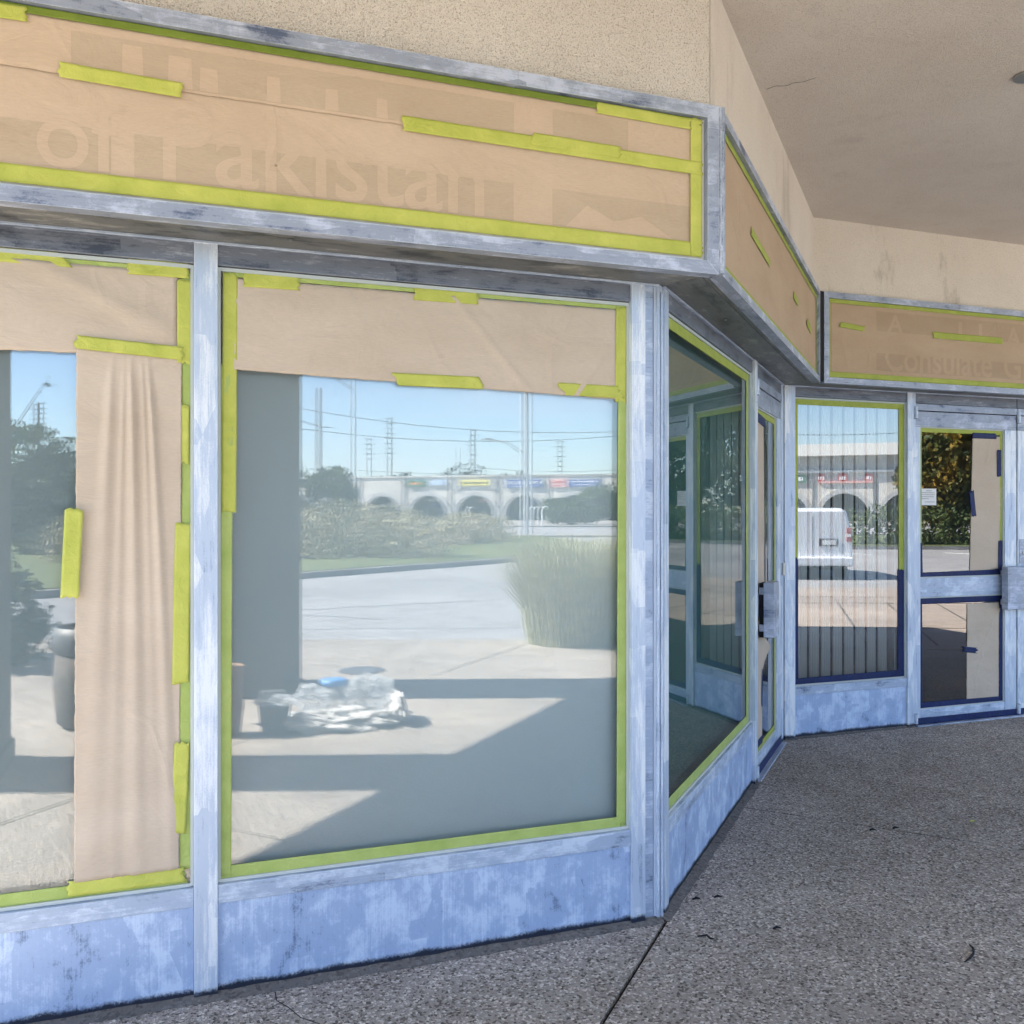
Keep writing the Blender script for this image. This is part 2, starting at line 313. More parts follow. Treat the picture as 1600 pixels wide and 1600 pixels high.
class MB:
    def __init__(s): s.v = []; s.f = []; s.uv = []; s.mi = []
    def face(s, pts, uvs=None, mi=0):
        b = len(s.v); s.v += [tuple(p) for p in pts]; s.f.append(tuple(range(b, b + len(pts))))
        s.uv += uvs if uvs else [(p[0], p[1]) for p in pts]; s.mi.append(mi)
    def box(s, fr, u0, u1, d0, d1, z0, z1, mis=None):
        P = lambda u, d, z: fr.p(u, d, z)
        q = [([(u0, d1, z0), (u1, d1, z0), (u1, d1, z1), (u0, d1, z1)], 'f'), ([(u1, d0, z0), (u0, d0, z0), (u0, d0, z1), (u1, d0, z1)], 'f'),
             ([(u0, d0, z0), (u0, d1, z0), (u0, d1, z1), (u0, d0, z1)], 's'), ([(u1, d1, z0), (u1, d0, z0), (u1, d0, z1), (u1, d1, z1)], 's'),
             ([(u0, d1, z1), (u1, d1, z1), (u1, d0, z1), (u0, d0, z1)], 't'), ([(u0, d0, z0), (u1, d0, z0), (u1, d1, z0), (u0, d1, z0)], 't')]
        b = len(s.v); key = {}
        for i, (f, k) in enumerate(q):
            idx = []
            for c in f:
                if c not in key: key[c] = len(s.v); s.v.append(tuple(P(*c)))
                idx.append(key[c])
                s.uv.append((c[0], c[2]) if k == 'f' else (c[1] + c[0], c[2]) if k == 's' else (c[0], c[1]))
            s.f.append(tuple(idx)); s.mi.append(mis[i] if mis else 0)
        return s
    def prism(s, fr, pts, d0, d1):
        """(u,z) outline extruded from depth d0 to d1"""
        n = len(pts)
        s.face([fr.p(u, d1, z) for u, z in pts], [(u, z) for u, z in pts])
        s.face([fr.p(u, d0, z) for u, z in reversed(pts)], [(u, z) for u, z in reversed(pts)])
        for i in range(n):
            a, b = pts[i], pts[(i + 1) % n]
            s.face([fr.p(a[0], d0, a[1]), fr.p(b[0], d0, b[1]), fr.p(b[0], d1, b[1]), fr.p(a[0], d1, a[1])],
                   [(a[0], a[1] - d0), (b[0], b[1] - d0), (b[0], b[1] - d1), (a[0], a[1] - d1)])
        return s
    def slab(s, pts, z0, z1):
        n = len(pts)
        s.face([(x, y, z1) for x, y in pts]); s.face([(x, y, z0) for x, y in reversed(pts)])
        for i in range(n):
            a, b = pts[i], pts[(i + 1) % n]
            s.face([(a[0], a[1], z0), (b[0], b[1], z0), (b[0], b[1], z1), (a[0], a[1], z1)])
        return s
    def tube(s, path, r, n=8, cap=True):
        rs = r if isinstance(r, (list, tuple)) else [r] * len(path)
        path = [Vector(p) for p in path]; rings = []
        for i, p in enumerate(path):
            t = (path[min(i + 1, len(path) - 1)] - path[max(i - 1, 0)]).normalized()
            a = t.orthogonal().normalized(); b = t.cross(a)
            if i and rings:
                a = (pa - t * pa.dot(t)).normalized(); b = t.cross(a)
            pa = a
            base = len(s.v)
            for k in range(n):
                th = 2 * math.pi * k / n; s.v.append(tuple(p + (a * math.cos(th) + b * math.sin(th)) * rs[i]))
            rings.append(base)
        for i in range(len(rings) - 1):
            for k in range(n):
                k2 = (k + 1) % n
                s.f.append((rings[i] + k, rings[i] + k2, rings[i + 1] + k2, rings[i + 1] + k)); s.uv += [(k / n, i), (k2 / n, i), (k2 / n, i + 1), (k / n, i + 1)]; s.mi.append(0)
        if cap:
            s.f.append(tuple(rings[0] + k for k in reversed(range(n)))); s.uv += [(0, 0)] * n; s.mi.append(0)
            s.f.append(tuple(rings[-1] + k for k in range(n))); s.uv += [(0, 0)] * n; s.mi.append(0)
        return s
    def lathe(s, c, prof, n=24, sx=1, sy=1):
        rings = []
        for r, z in prof:
            rings.append(len(s.v))
            for k in range(n):
                th = 2 * math.pi * k / n; s.v.append((c[0] + r * math.cos(th) * sx, c[1] + r * math.sin(th) * sy, c[2] + z))
        for i in range(len(rings) - 1):
            for k in range(n):
                k2 = (k + 1) % n; s.f.append((rings[i] + k, rings[i] + k2, rings[i + 1] + k2, rings[i + 1] + k)); s.uv += [(0, 0)] * 4; s.mi.append(0)
        for rr in (rings[0], rings[-1]):
            s.f.append(tuple(rr + k for k in range(n))); s.uv += [(0, 0)] * n; s.mi.append(0)
        return s
    def build(s, name, m, parent=None, bev=0, smooth=False, solid=0, fix=True):
        me = bpy.data.meshes.new(name); me.from_pydata(s.v, [], s.f)
        ul = me.uv_layers.new(name='UVMap')
        for i, uv in enumerate(s.uv): ul.data[i].uv = (uv[0], uv[1])
        for x in (m if isinstance(m, list) else [m]): me.materials.append(x)
        for i, p in enumerate(me.polygons): p.material_index = s.mi[i]; p.use_smooth = smooth
        if fix:
            bm = bmesh.new(); bm.from_mesh(me); bmesh.ops.recalc_face_normals(bm, faces=bm.faces); bm.to_mesh(me); bm.free()
        o = bpy.data.objects.new(name, me); COL.objects.link(o)
        if parent is not None: o.parent = parent; o.matrix_parent_inverse = parent_inv(parent)
        if bev:
            b = o.modifiers.new('bevel', 'BEVEL'); b.width = bev; b.segments = 2; b.limit_method = 'ANGLE'; b.angle_limit = rad(40)
        if solid:
            b = o.modifiers.new('solid', 'SOLIDIFY'); b.thickness = solid; b.offset = -1
        return o
def parent_inv(p):
    mtx = Matrix.Identity(4); q = p; chain = []
    while q is not None: chain.append(q); q = q.parent
    for q in reversed(chain):
        mtx = mtx @ q.matrix_parent_inverse @ Matrix.LocRotScale(q.location, q.rotation_euler, q.scale)
    return mtx.inverted()
def empty(name, loc=(0, 0, 0), rz=0):
    o = bpy.data.objects.new(name, None); COL.objects.link(o); o.location = loc; o.rotation_euler = (0, 0, rz)
    o.empty_display_size = .2; return o
def tag(o, label=None, cat=None, group=None, kind=None):
    if label: o['label'] = label
    if cat: o['category'] = cat
    if group: o['group'] = group
    if kind: o['kind'] = kind
    return o

FA = Fr((0, 3.02), 0)
FB = Fr((1.704, 3.02), 45)
FC = Fr((0, 5.11), 0)
LB = 2.956                       # length of the slanted bay

# ------------------------------------------------------------ ground
def clip(poly, p, n):
    """keep the side of the line through p where (q-p).n > 0"""
    out = []
    for i in range(len(poly)):
        a, b = poly[i], poly[(i + 1) % len(poly)]
        da = (a[0] - p[0]) * n[0] + (a[1] - p[1]) * n[1]; db = (b[0] - p[0]) * n[0] + (b[1] - p[1]) * n[1]
        if da > 0: out.append(a)
        if da * db < 0:
            t = da / (da - db); out.append((a[0] + (b[0] - a[0]) * t, a[1] + (b[1] - a[1]) * t))
    return out
S_, C_ = math.sin(rad(69.7)), math.cos(rad(69.7))
YM = 3.04
def MW(X, D): return (X * S_ + D * C_, 2 * YM - (S_ * D - C_ * X))    # plaza axes: X across, D away from the shopfront
g = MB(); g.slab([(-900, -1500), (1500, -1500), (1500, 400), (-900, 400)], -.6, -.30)
tag(g.build('ground', M['field']), kind='structure')
g = MB(); g.slab([MW(-60, 9), MW(120, 9), MW(120, 60), MW(-60, 60)], -.28, -.15)
tag(g.build('parking_lot', M['asphalt']), kind='structure')
# pavement slabs cut by the joints
edgeD = 10.9
J = [((1.707, 2.992), (-.697, -.717), .006), ((2.745, 4.004), (.66, -.751), .005)]
full = [(-12, 14), (14, 14), (14, -5.2), MW(4, edgeD), MW(-16, edgeD), (-12, -9)]
full = [(-12, 14), (13.8, 14), (13.8, -9.5), (-12, -9.5)]
full = clip(full, MW(0, edgeD), (-(MW(0, 20)[0] - MW(0, 10)[0]) , -(MW(0, 20)[1] - MW(0, 10)[1])))
g = MB(); g.slab(full, -.5, -.015)
tag(g.build('pavement_bed', M['joint']), kind='structure')
pieces = [full]
lines = [((1.707, 2.992), (-.697, -.717), .007), ((2.745, 4.004), (.66, -.751), .004),
         ((2.104, -1.933), (.69, -.724), .010), ((1.3, -3.65), (.727, -.687), .01), ((-2.2, 3.0), (-.7, -.714), .008)]
def split(ps, p, d, w):
    n = (-d[1], d[0]); out = []
    for q in ps:
        for sgn in (1, -1):
            r = clip(q, (p[0] + n[0] * w * sgn, p[1] + n[1] * w * sgn), (n[0] * sgn, n[1] * sgn))
            if len(r) > 2: out.append(r)
    return out
def halfsplit(ps, p, d, w, test):
    o = []
    for q in ps:
        cx = sum(a[0] for a in q) / len(q); cy = sum(a[1] for a in q) / len(q)
        o += split([q], p, d, w) if test(cx, cy) else [q]
    return o
l1 = lines[0]; pieces = split(pieces, *l1)
n1 = (-l1[1][1], l1[1][0])
side = lambda x, y: ((x - l1[0][0]) * n1[0] + (y - l1[0][1]) * n1[1])
pieces = halfsplit(pieces, *lines[1], lambda x, y: side(x, y) * side(3.2, 3.4) > 0)
pieces = halfsplit(pieces, *lines[2], lambda x, y: True)
pieces = halfsplit(pieces, *lines[4], lambda x, y: side(x, y) * side(-3, 1) > 0)
g = MB()
for q in pieces: g.slab(q, -.12, 0)
tag(g.build('pavement', M['walk'], bev=.004), kind='structure')
# right-hand plaza
def PC(X, D):
    return (X * S_ + D * C_, 2 * 5.11 - (S_ * D - C_ * X))
g = MB(); g.slab([PC(3.0, 10.2), PC(13, 9.3), PC(16, 17.8), PC(3, 18.6)], -.1, .004)
pv = tag(g.build('brick_path', M['brick_pave']), kind='structure')
g = MB()
for k in range(16):
    a = PC(3.2 + k * .8, 10.4); b = PC(4.6 + k * .8, 15.3)
    dx, dy = b[0] - a[0], b[1] - a[1]; L = math.hypot(dx, dy); nx, ny = -dy / L * .012, dx / L * .012
    g.slab([(a[0] - nx, a[1] - ny), (b[0] - nx, b[1] - ny), (b[0] + nx, b[1] + ny), (a[0] + nx, a[1] + ny)], 0, .008)
for D in (12.0, 15.3, 16.4):
    a = PC(3.1, D); b = PC(15, D - .5)
    dx, dy = b[0] - a[0], b[1] - a[1]; L = math.hypot(dx, dy); nx, ny = -dy / L * .02, dx / L * .02
    g.slab([(a[0] - nx, a[1] - ny), (b[0] - nx, b[1] - ny), (b[0] + nx, b[1] + ny), (a[0] + nx, a[1] + ny)], 0, .0085)
tag(g.build('path_joints', M['joint_sand']), kind='structure')
def ground_line(name, pts_, w, z_, m):
    g = MB()
    for i in range(len(pts_) - 1):
        a_, b_ = Vector(pts_[i]), Vector(pts_[i + 1]); t_ = (b_ - a_).normalized(); q_ = Vector((-t_.y, t_.x)) * w
        g.face([(a_.x - q_.x, a_.y - q_.y, z_), (b_.x - q_.x, b_.y - q_.y, z_), (b_.x + q_.x, b_.y + q_.y, z_), (a_.x + q_.x, a_.y + q_.y, z_)])
    tag(g.build(name, m), kind='structure')
def wob(X0_, D0_, X1_, D1_, n=14, amp=.12):
    return [MW(X0_ + (X1_ - X0_) * i / n, D0_ + (D1_ - D0_) * i / n + U(-amp, amp) * (1 if 0 < i < n else 0)) for i in range(n + 1)]
tar = M['roofgrey']
ground_line('asphalt_crack', wob(-4.2, 15.2, 1.5, 18.6, 16, .15), .020, -.146, tar)
ground_line('asphalt_crack', wob(-3.2, 13.0, 2.4, 13.4, 14, .06), .012, -.146, tar)
ground_line('asphalt_crack', wob(-6.5, 16.4, -2.0, 14.2, 12, .12), .018, -.146, tar)
ground_line('asphalt_crack', wob(-1.0, 20.5, 3.2, 19.4, 12, .2), .025, -.146, tar)
# kerbed lawn island
def island(name, pts, zt=.02):
    k = MB(); k.slab(pts, -.25, zt - .02); tag(k.build(name + '_kerb', M['kerb'], bev=.02), kind='structure')
    cx = sum(p[0] for p in pts) / len(pts); cy = sum(p[1] for p in pts) / len(pts)
    q = []
    for p in pts:
        dx, dy = p[0] - cx, p[1] - cy; L = math.hypot(dx, dy); q.append((p[0] - dx / L * .25, p[1] - dy / L * .25))
    k = MB(); k.slab(q, -.2, zt); tag(k.build(name, M['lawn']), kind='structure')
island('lawn', [MW(-45, 15.5), MW(-20, 16), MW(-9, 17.6), MW(-5.2, 22.8), MW(-.5, 29.5), MW(5, 40), MW(2, 58), MW(-45, 58)])
island('verge', [PC(13.5, 41), PC(70, 36), PC(80, 60), PC(13.5, 60)])
g = MB(); g.slab([MW(-90, 62), MW(160, 62), MW(160, 100), MW(-90, 100)], -.29, -.14); tag(g.build('road', M['asphalt']), kind='structure')
g = MB(); g.slab([MW(-100, 60), MW(160, 60), MW(160, 62), MW(-100, 62)], -.29, -.02)
g.slab([MW(-100, 100), MW(160, 100), MW(160, 103), MW(-100, 103)], -.29, 0)
tag(g.build('road_kerb', M['kerb']), kind='structure')
g = MB(); g.slab([MW(-120, 110), MW(220, 110), MW(220, 300), MW(-120, 300)], -.29, -.10); tag(g.build('far_car_park', M['kerb']), kind='structure')
g = MB()
for a, b in (((17.5, 37.5), (18.6, 35.2)), ((22.0, 37.0), (23.1, 34.6)), ((12.8, 38), (13.9, 35.7)), ((26.6, 36.5), (27.7, 34))):
    p, q = PC(*a), PC(*b); dx, dy = q[0] - p[0], q[1] - p[1]; L = math.hypot(dx, dy); nx, ny = -dy / L * .07, dx / L * .07
    g.slab([(p[0] - nx, p[1] - ny), (q[0] - nx, q[1] - ny), (q[0] + nx, q[1] + ny), (p[0] + nx, p[1] + ny)], -.15, -.144)
tag(g.build('parking_marking', M['paint']), kind='structure')

# ------------------------------------------------------------ the shop building
SHOP = empty('shop_building', (1.7, 3.02, 0))
tag(SHOP, 'beige stucco shop building with sanded grey metal window frames and a recessed entrance', 'building')
# stucco walls over the sign boxes (offset path), and the porch ceiling
so = .20
def corner(off, which):
    if which == 'AB': y = 3.02 - off; return (y - 1.316 + off * math.sqrt(2), y)
    y = 5.11 - off; return (y - 1.316 + off * math.sqrt(2), y)
zc = 3.39
a, b = corner(so, 'AB'), corner(so, 'BC')
g = MB(); g.box(WO, -8, a[0], 3.02 - so, 3.4, 2.89, 5.2); g.build('stucco_wall', M['stucco'], SHOP, bev=.006)
g = MB(); g.slab([(a[0] + .001, a[1] + .001), (b[0], b[1]), (b[0], 5.4), (a[0] + .001, 5.4)], 2.888, 5.2); g.build('stucco_wall', M['stucco_side'], SHOP, bev=.004)
g = MB(); g.slab([(b[0] - .01, b[1]), (12, b[1]), (12, 5.4), (b[0] - .01, 5.4)], 2.886, 5.2); g.build('stucco_wall', M['stucco_back'], SHOP)
g = MB()
def xl(y): return -2.0 - y
front = lambda x: (-2.6 + .407 * x) / .914
pts = [(.584, -2.584), (5.0, front(5.0)), (5.0, 1.2), (12, 1.2), (12, 4.94), (3.83, 4.94), (1.76, 2.84), (-4.84, 2.84)]  # outer edges, out of view, shaped for the shadow they cast
g.slab(pts, zc, 4.6); g.build('ceiling', M['ceiling'], SHOP)
FX, FY = 3.485, 2.995
g = MB(); g.tube([(FX, FY, zc + .002), (FX, FY, zc - .012)], .055, 20); g.build('ceiling_fitting', M['lock'], SHOP, bev=.004)
def crack(pts_, w, z_, name='ceiling_crack'):
    g = MB()
    for i in range(len(pts_) - 1):
        a_, b_ = Vector(pts_[i]), Vector(pts_[i + 1]); t_ = (b_ - a_).normalized(); q_ = Vector((-t_.y, t_.x)) * w
        g.face([(a_.x - q_.x, a_.y - q_.y, z_), (b_.x - q_.x * .6, b_.y - q_.y * .6, z_), (b_.x + q_.x * .6, b_.y + q_.y * .6, z_), (a_.x + q_.x, a_.y + q_.y, z_)])
    g.build(name, M['joint'], SHOP)
def cpt(px, py):
    X = (px - 800) / 1450; Z = (800 - py) / 1450; t = (zc - 1.5) / Z; return ((X * S_ + C_) * t, (S_ - C_ * X) * t)
crack([cpt(1198, 139), cpt(1212, 134), cpt(1228, 134), cpt(1240, 129), cpt(1254, 128), cpt(1275, 121)], .0022, zc - .001)
# columns of the porch
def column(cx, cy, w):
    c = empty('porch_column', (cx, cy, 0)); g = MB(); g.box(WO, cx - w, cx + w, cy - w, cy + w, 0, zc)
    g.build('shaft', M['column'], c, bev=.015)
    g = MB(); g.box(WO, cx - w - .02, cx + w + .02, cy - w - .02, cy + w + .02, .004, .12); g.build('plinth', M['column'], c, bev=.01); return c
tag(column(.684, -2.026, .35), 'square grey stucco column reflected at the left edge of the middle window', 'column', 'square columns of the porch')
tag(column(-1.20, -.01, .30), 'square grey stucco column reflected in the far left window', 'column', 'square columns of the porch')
# interior
g = MB(); g.slab([(-6, 3.3), (2.0, 3.3), (4.0, 5.4), (11.5, 5.4), (11.5, 10), (-6, 10)], -.05, .003); g.build('interior_floor', M['interior_floor'], SHOP)
g = MB(); g.box(WO, -6, 11.5, 9.5, 9.7, 0, 3.2); g.box(WO, -6.2, -6, 3.1, 9.7, 0, 3.2); g.box(WO, 11.5, 11.7, 5.2, 9.7, 0, 3.2); g.build('interior_wall', M['interior'], SHOP)
g = MB(); g.slab([(-6, 3.25), (1.75, 3.25), (3.85, 5.36), (11.7, 5.36), (11.7, 9.7), (-6, 9.7)], 2.45, 2.55); g.build('interior_ceiling', M['interior'], SHOP)
g = MB(); g.slab([(-8, 3.3), (1.8, 3.3), (3.9, 5.4), (12, 5.4), (12, 10), (-8, 10)], 4.6, 4.8); g.build('roof', M['roofgrey'], SHOP)

# sign boxes -------------------------------------------------------------
sd = .245
def sb(off, which): return corner(off, which)
cAB, cBC = corner(sd, 'AB'), corner(sd, 'BC')
uA1 = cAB[0]                                             # end of sign A along x
uB0 = ((cAB[0] - 1.704) + (cAB[1] - 3.02)) * math.sqrt(.5)
uB1 = ((cBC[0] - 1.704) + (cBC[1] - 3.02)) * math.sqrt(.5)
uC0 = cBC[0]
z0, z1 = 2.325, 2.910
def signbox(name, fr, u0, u1, lab, fw=.045, mit=True):
    s = empty(name, fr.p(u0, 0, z0)); s.parent = SHOP; s.matrix_parent_inverse = parent_inv(SHOP); s['label'] = lab
    dA, dB = sd - .05, sd
    def bar(pts):
        g = MB(); g.prism(fr, pts, dA, dB); g.build('frame', M['signframe'], s, bev=.0025)
    e = .0008
    bar([(u0, z0), (u1, z0), (u1 - fw, z0 + fw), (u0 + fw, z0 + fw)])
    bar([(u0, z1), (u0 + fw, z1 - fw), (u1 - fw, z1 - fw), (u1, z1)])
    bar([(u0, z0 + e), (u0 + fw, z0 + fw + e), (u0 + fw, z1 - fw - e), (u0, z1 - e)])
    bar([(u1, z0 + e), (u1, z1 - e), (u1 - fw, z1 - fw - e), (u1 - fw, z0 + fw + e)])
    g = MB(); g.box(fr, u0 + .02, u1 - .02, sd - .045, sd - .025, z0 + .02, z1 - .02); g.build('panel', M['white'], s)
    return s
s1 = signbox('sign_box', FA, -2.6, uA1 - .012, 'long paper covered sign box above the two front windows')
s2 = signbox('sign_box', FB, uB0 + .012, uB1 - .004, 'slanted paper covered sign box running back to the entrance', .034)
s3 = signbox('sign_box', FC, uC0 + .03, 9.5, 'paper covered sign box above the entrance doors', .038)
# corner trim strips where boxes meet
g = MB(); g.tube([(cAB[0] + .001, cAB[1] + .003, z0 + .004), (cAB[0] + .001, cAB[1] + .003, z1 - .004)], .012, 8); g.build('corner_trim', M['signframe'], SHOP)
g = MB(); g.slab([(cBC[0] - .03, cBC[1] - .012), (cBC[0] + .028, cBC[1] + .001), (cBC[0] + .028, cBC[1] + .04), (cBC[0] - .03, cBC[1] + .04)], z0 + .01, z1 - .002); g.build('corner_trim', M['seam'], SHOP)
# soffit panels under the sign boxes
def soff(fr, u0, u1, v0, v1, seam):
    # two boards with a seam; u0/u1 at the outer edge, v0/v1 at the wall
    for (d0, d1) in ((.0, seam - .002), (seam + .002, sd - .012)):
        f0 = lambda d: v0 + (u0 - v0) * d / sd; f1 = lambda d: v1 + (u1 - v1) * d / sd
        g = MB(); pts = [(f0(d0), d0), (f1(d0), d0), (f1(d1), d1), (f0(d1), d1)]
        P = [fr.p(u, d, 0) for u, d in pts]
        b0 = len(g.v); zz0, zz1 = 2.336 + (.001 if d0 == 0 else 0), 2.36
        n = 4
        g.face([(p.x, p.y, zz0) for p in reversed(P)], [(u, d) for u, d in reversed(pts)])
        g.face([(p.x, p.y, zz1) for p in P], [(u, d) for u, d in pts])
        for i in range(4):
            a, b = P[i], P[(i + 1) % 4]; g.face([(a.x, a.y, zz0), (b.x, b.y, zz0), (b.x, b.y, zz1), (a.x, a.y, zz1)])
        g.build('soffit_panel', M['soffit'], SHOP)
soff(FA, -2.6, uA1 - .005, -2.6, 1.700, .16)
soff(FB, uB0 + .006, uB1 - .002, .004, LB - .003, .165)
soff(FC, uC0 + .004, 9.5, 3.80, 9.5, .17)
g = MB(); g.box(FA, -2.6, 1.69, -.02, .012, 2.329, 2.3365); g.box(FC, 3.83, 9.5, -.02, .012, 2.329, 2.3365); g.box(FB, .02, LB - .02, -.02, .012, 2.328, 2.3362); g.build('soffit_bead', M['rail'], SHOP, bev=.001)
for fr_, u, d in ((FA, .35, .12), (FA, 1.62, .215), (FA, -.9, .12), (FB, .25, .20), (FB, .7, .09), (FB, 1.3, .13)):
    MB().tube([fr_.p(u, d, 2.3355), fr_.p(u, d, 2.330)], .006, 10).build('screw', M['lock'], SHOP)

# window bays -------------------------------------------------------------
GD = -.02        # glass face depth
def pane(fr, u0, u1, z0, z1, m, parent, d=GD, ghost=True, back=True, label=None):
    g = MB(); g.box(fr, u0, u1, d - .006, d, z0, z1, mis=[0, 1, 1, 1, 1, 1]); o = g.build('glass', [m, M['clear']], parent, fix=False)
    if ghost:      # the inner pane of the sealed unit is never quite parallel
        g = MB(); v = .0016
        dd = d - .02
        q = [fr.p(u0, dd + v, z0), fr.p(u1, dd - v, z0), fr.p(u1, dd - v, z1), fr.p(u0, dd + v, z1)]
        r = [p - fr.n * .006 for p in q]
        g.face(q, mi=0); g.face(list(reversed(r)), mi=1)
        for i in range(4): g.face([q[i], r[i], r[(i + 1) % 4], q[(i + 1) % 4]], mi=1)
        g.build('inner_glass', [m, M['clear']], parent, fix=False)
    return o
def part(g, name, m, parent, bev=.002, **k): return g.build(name, m, parent, bev=bev, **k)
def window(fr, u0, u1, lab, gm, zt=2.336, backing=None, ghost=True):
    w = empty('window', fr.p((u0 + u1) / 2, 0, 0)); w.parent = SHOP; w.matrix_parent_inverse = parent_inv(SHOP); w['label'] = lab
    part(MB().box(fr, u0, u1, -.07, 0, 2.266, zt - .008), 'head_rail', M['head'], w)
    part(MB().box(fr, u0, u1, -.07, .004, .285, .342), 'sill_rail', M['rail'], w)
    part(MB().box(fr, u0, u1, -.07, -.004, .0, .2845), 'kick_plate', M['kick'], w)
    # beads round the glass
    g = MB(); t = .009
    g.box(fr, u0, u0 + t, -.05, -.010, .345, 2.263); g.box(fr, u1 - t, u1, -.05, -.010, .345, 2.263)
    g.box(fr, u0 + t, u1 - t, -.05, -.010, 2.252, 2.2635); g.box(fr, u0 + t, u1 - t, -.05, -.010, .3435, .354)
    g.build('gasket', M['gasket'], w)
    pane(fr, u0 + .004, u1 - .004, .348, 2.26, gm, w, ghost=ghost)
    if backing:
        part(MB().box(fr, u0 + .013, u1 - .013, -.062, -.058, .35, 2.258), 'veil_backing', backing, w, 0)  # added backing sheet that gives the pane its milky veil
    return w
def post(fr, u0, u1, d1, name='post', m='post', d0=-.08, zt=2.337, z=0.0):
    return part(MB().box(fr, u0, u1, d0, d1, z, zt), name, M[m], SHOP, .002)
wA1 = window(FA, -1.43, .072, 'front window at far left, half covered by a hanging paper strip', M['glass'], backing=M['veil_film'])
wA2 = window(FA, .143, 1.577, 'wide front window left of the corner post, paper across its top', M['glass'], backing=M['veil_film'])
post(FA, .0725, .1425, .010); post(FA, -1.5, -1.4305, .010)
window(FA, -2.95, -1.501, 'front window left of the picture edge', M['glass'], backing=M['veil_film'])
# corner post group: several ribs
post(FA, 1.5775, 1.634, .010); post(FA, 1.6345, 1.676, -.010, m='rail')
g = MB().slab([(1.6765, 3.022), (1.704, 3.0225), (1.722, 3.041), (1.70, 3.09), (1.6765, 3.09)], .0, 2.336); part(g, 'corner_post', M['post'], SHOP)
g = MB().tube([(1.690, 3.019, .0), (1.690, 3.019, 2.33)], .007, 8); g.build('rib', M['rail'], SHOP)
g = MB().tube([(1.706, 3.020, .0), (1.706, 3.020, 2.31)], .006, 8); g.build('rib', M['rail'], SHOP)
# slanted bay
post(FB, .030, .085, .006)
wB = window(FB, .0855, 1.84, 'slanted side window left of the side door, edged with lime tape', M['glass_side'], backing=M['side_veil_film'])
post(FB, 1.8405, 1.915, .016)
post(FB, 2.86, 2.945, .004)
# far bay
post(FC, 3.80, 3.886, .006)
wC = window(FC, 3.8865, 4.822, 'rear window with vertical blinds between side door and entrance door', M['glass_rear'], ghost=False)
post(FC, 4.8225, 4.893, .010)

def door(fr, u0, u1, lab, hinge_left=True, st=.062, gm=None, ztop=2.15, handle_u=None, label_h=None, st2=None):
    gm = gm or M['glass_rear']; st2 = st2 or st
    dr = empty('door', fr.p((u0 + u1) / 2, 0, 0)); dr.parent = SHOP; dr.matrix_parent_inverse = parent_inv(SHOP); dr['label'] = lab
    B = lambda n, *a, m='rail', bev=.003: part(MB().box(fr, *a), n, M[m], dr, bev)
    B('transom', u0, u1, -.07, .000, 2.262, 2.329, m='head')
    B('transom', u0, u1, -.06, .006, 2.212, 2.2595, m='signframe')
    B('top_rail', u0 + .004, u1 - .004, -.045, .0, ztop - .05, 2.206, m='signframe')
    B('stile', u0 + .004, u0 + st, -.045, .0, .0, ztop - .0505, m='post')
    B('stile', u1 - st2, u1 - .004, -.045, .0, .0, ztop - .0505, m='post')
    B('mid_rail', u0 + st + .0005, u1 - st2 - .0005, -.045, -.002, .90, 1.035, m='rail')
    B('bottom_rail', u0 + st + .0005, u1 - st2 - .0005, -.045, -.002, .012, .112, m='rail')
    for za, zb in ((.112, .90), (1.035, ztop - .05)):
        g = MB(); t = .008; a, b = u0 + st, u1 - st2
        g.box(fr, a, a + t, -.04, -.010, za, zb); g.box(fr, b - t, b, -.04, -.010, za, zb)
        g.box(fr, a + t, b - t, -.04, -.010, za, za + t); g.box(fr, a + t, b - t, -.04, -.010, zb - t, zb)
        g.build('gasket', M['gasket'], dr)
        pane(fr, a + .003, b - .003, za + .002, zb - .002, gm, dr, ghost=False)
    B('threshold', u0, u1, -.08, .035, .0, .010, m='signframe', bev=.002)
    for za, zb in ((2.150, 2.235), (.02, .09)):
        MB().tube([fr.p(u0, .012, za), fr.p(u0, .012, zb)], .013, 12).build('pivot_hinge', M['post'], dr)
    return dr
dB = door(FB, 1.9155, 2.8595, 'side door in the slanted bay, half covered by narrow kraft paper', st=.10, st2=.14, gm=M['glass_side'])
dC = door(FC, 4.8935, 5.846, 'left leaf of the rear entrance doors with a small notice on its glass', st=.052, st2=.115)
dD = door(FC, 5.852, 6.80, 'right leaf of the rear entrance doors cut by the picture edge', st=.115, st2=.052)
post(FC, 6.802, 6.87, .010)
window(FC, 6.8705, 8.3, 'rear window right of the picture edge', M['glass_rear'])
def handle(fr, u0, u1, parent, z0=.80, z1=1.10, side=1):
    h = empty('push_handle', fr.p(u0, .05, z0)); h.parent = parent; h.matrix_parent_inverse = parent_inv(parent)
    return h
def handle_box(fr, u0, u1, parent, z0, z1, dark=None, d1=.085):
    g = MB().box(fr, u0, u1, .03, d1, z0, z1); g.box(fr, u0 + .02, u0 + .05, 0, .031, z0 + .03, z0 + .07); g.box(fr, u0 + .02, u0 + .05, 0, .031, z1 - .07, z1 - .03)
    part(g, 'push_handle', M['signframe'], parent, .004)
handle_box(FC, 5.665, 5.838, dC, .795, 1.105); handle_box(FC, 5.862, 6.03, dD, .795, 1.105)
g = MB().box(FC, 5.842, 5.8475, .0, .078, .80, 1.10); g.build('handle_edge', M['seam'], dD)
handle_box(FB, 2.02, 2.19, dB, .79, 1.10, d1=.09)
part(MB().box(FB, 2.05, 2.16, .0, .085, .785, 1.095), 'handle_grip', M['seam'], dB, .004)
g = MB().tube([FC.p(5.905, .001, 1.20), FC.p(5.905, .012, 1.20)], .015, 16); g.build('lock_cylinder', M['lock'], dD)
part(MB().box(FC, 5.868, 5.93, .0005, .006, 1.12, 1.30), 'lock_plate', M['signframe'], dD, .002)
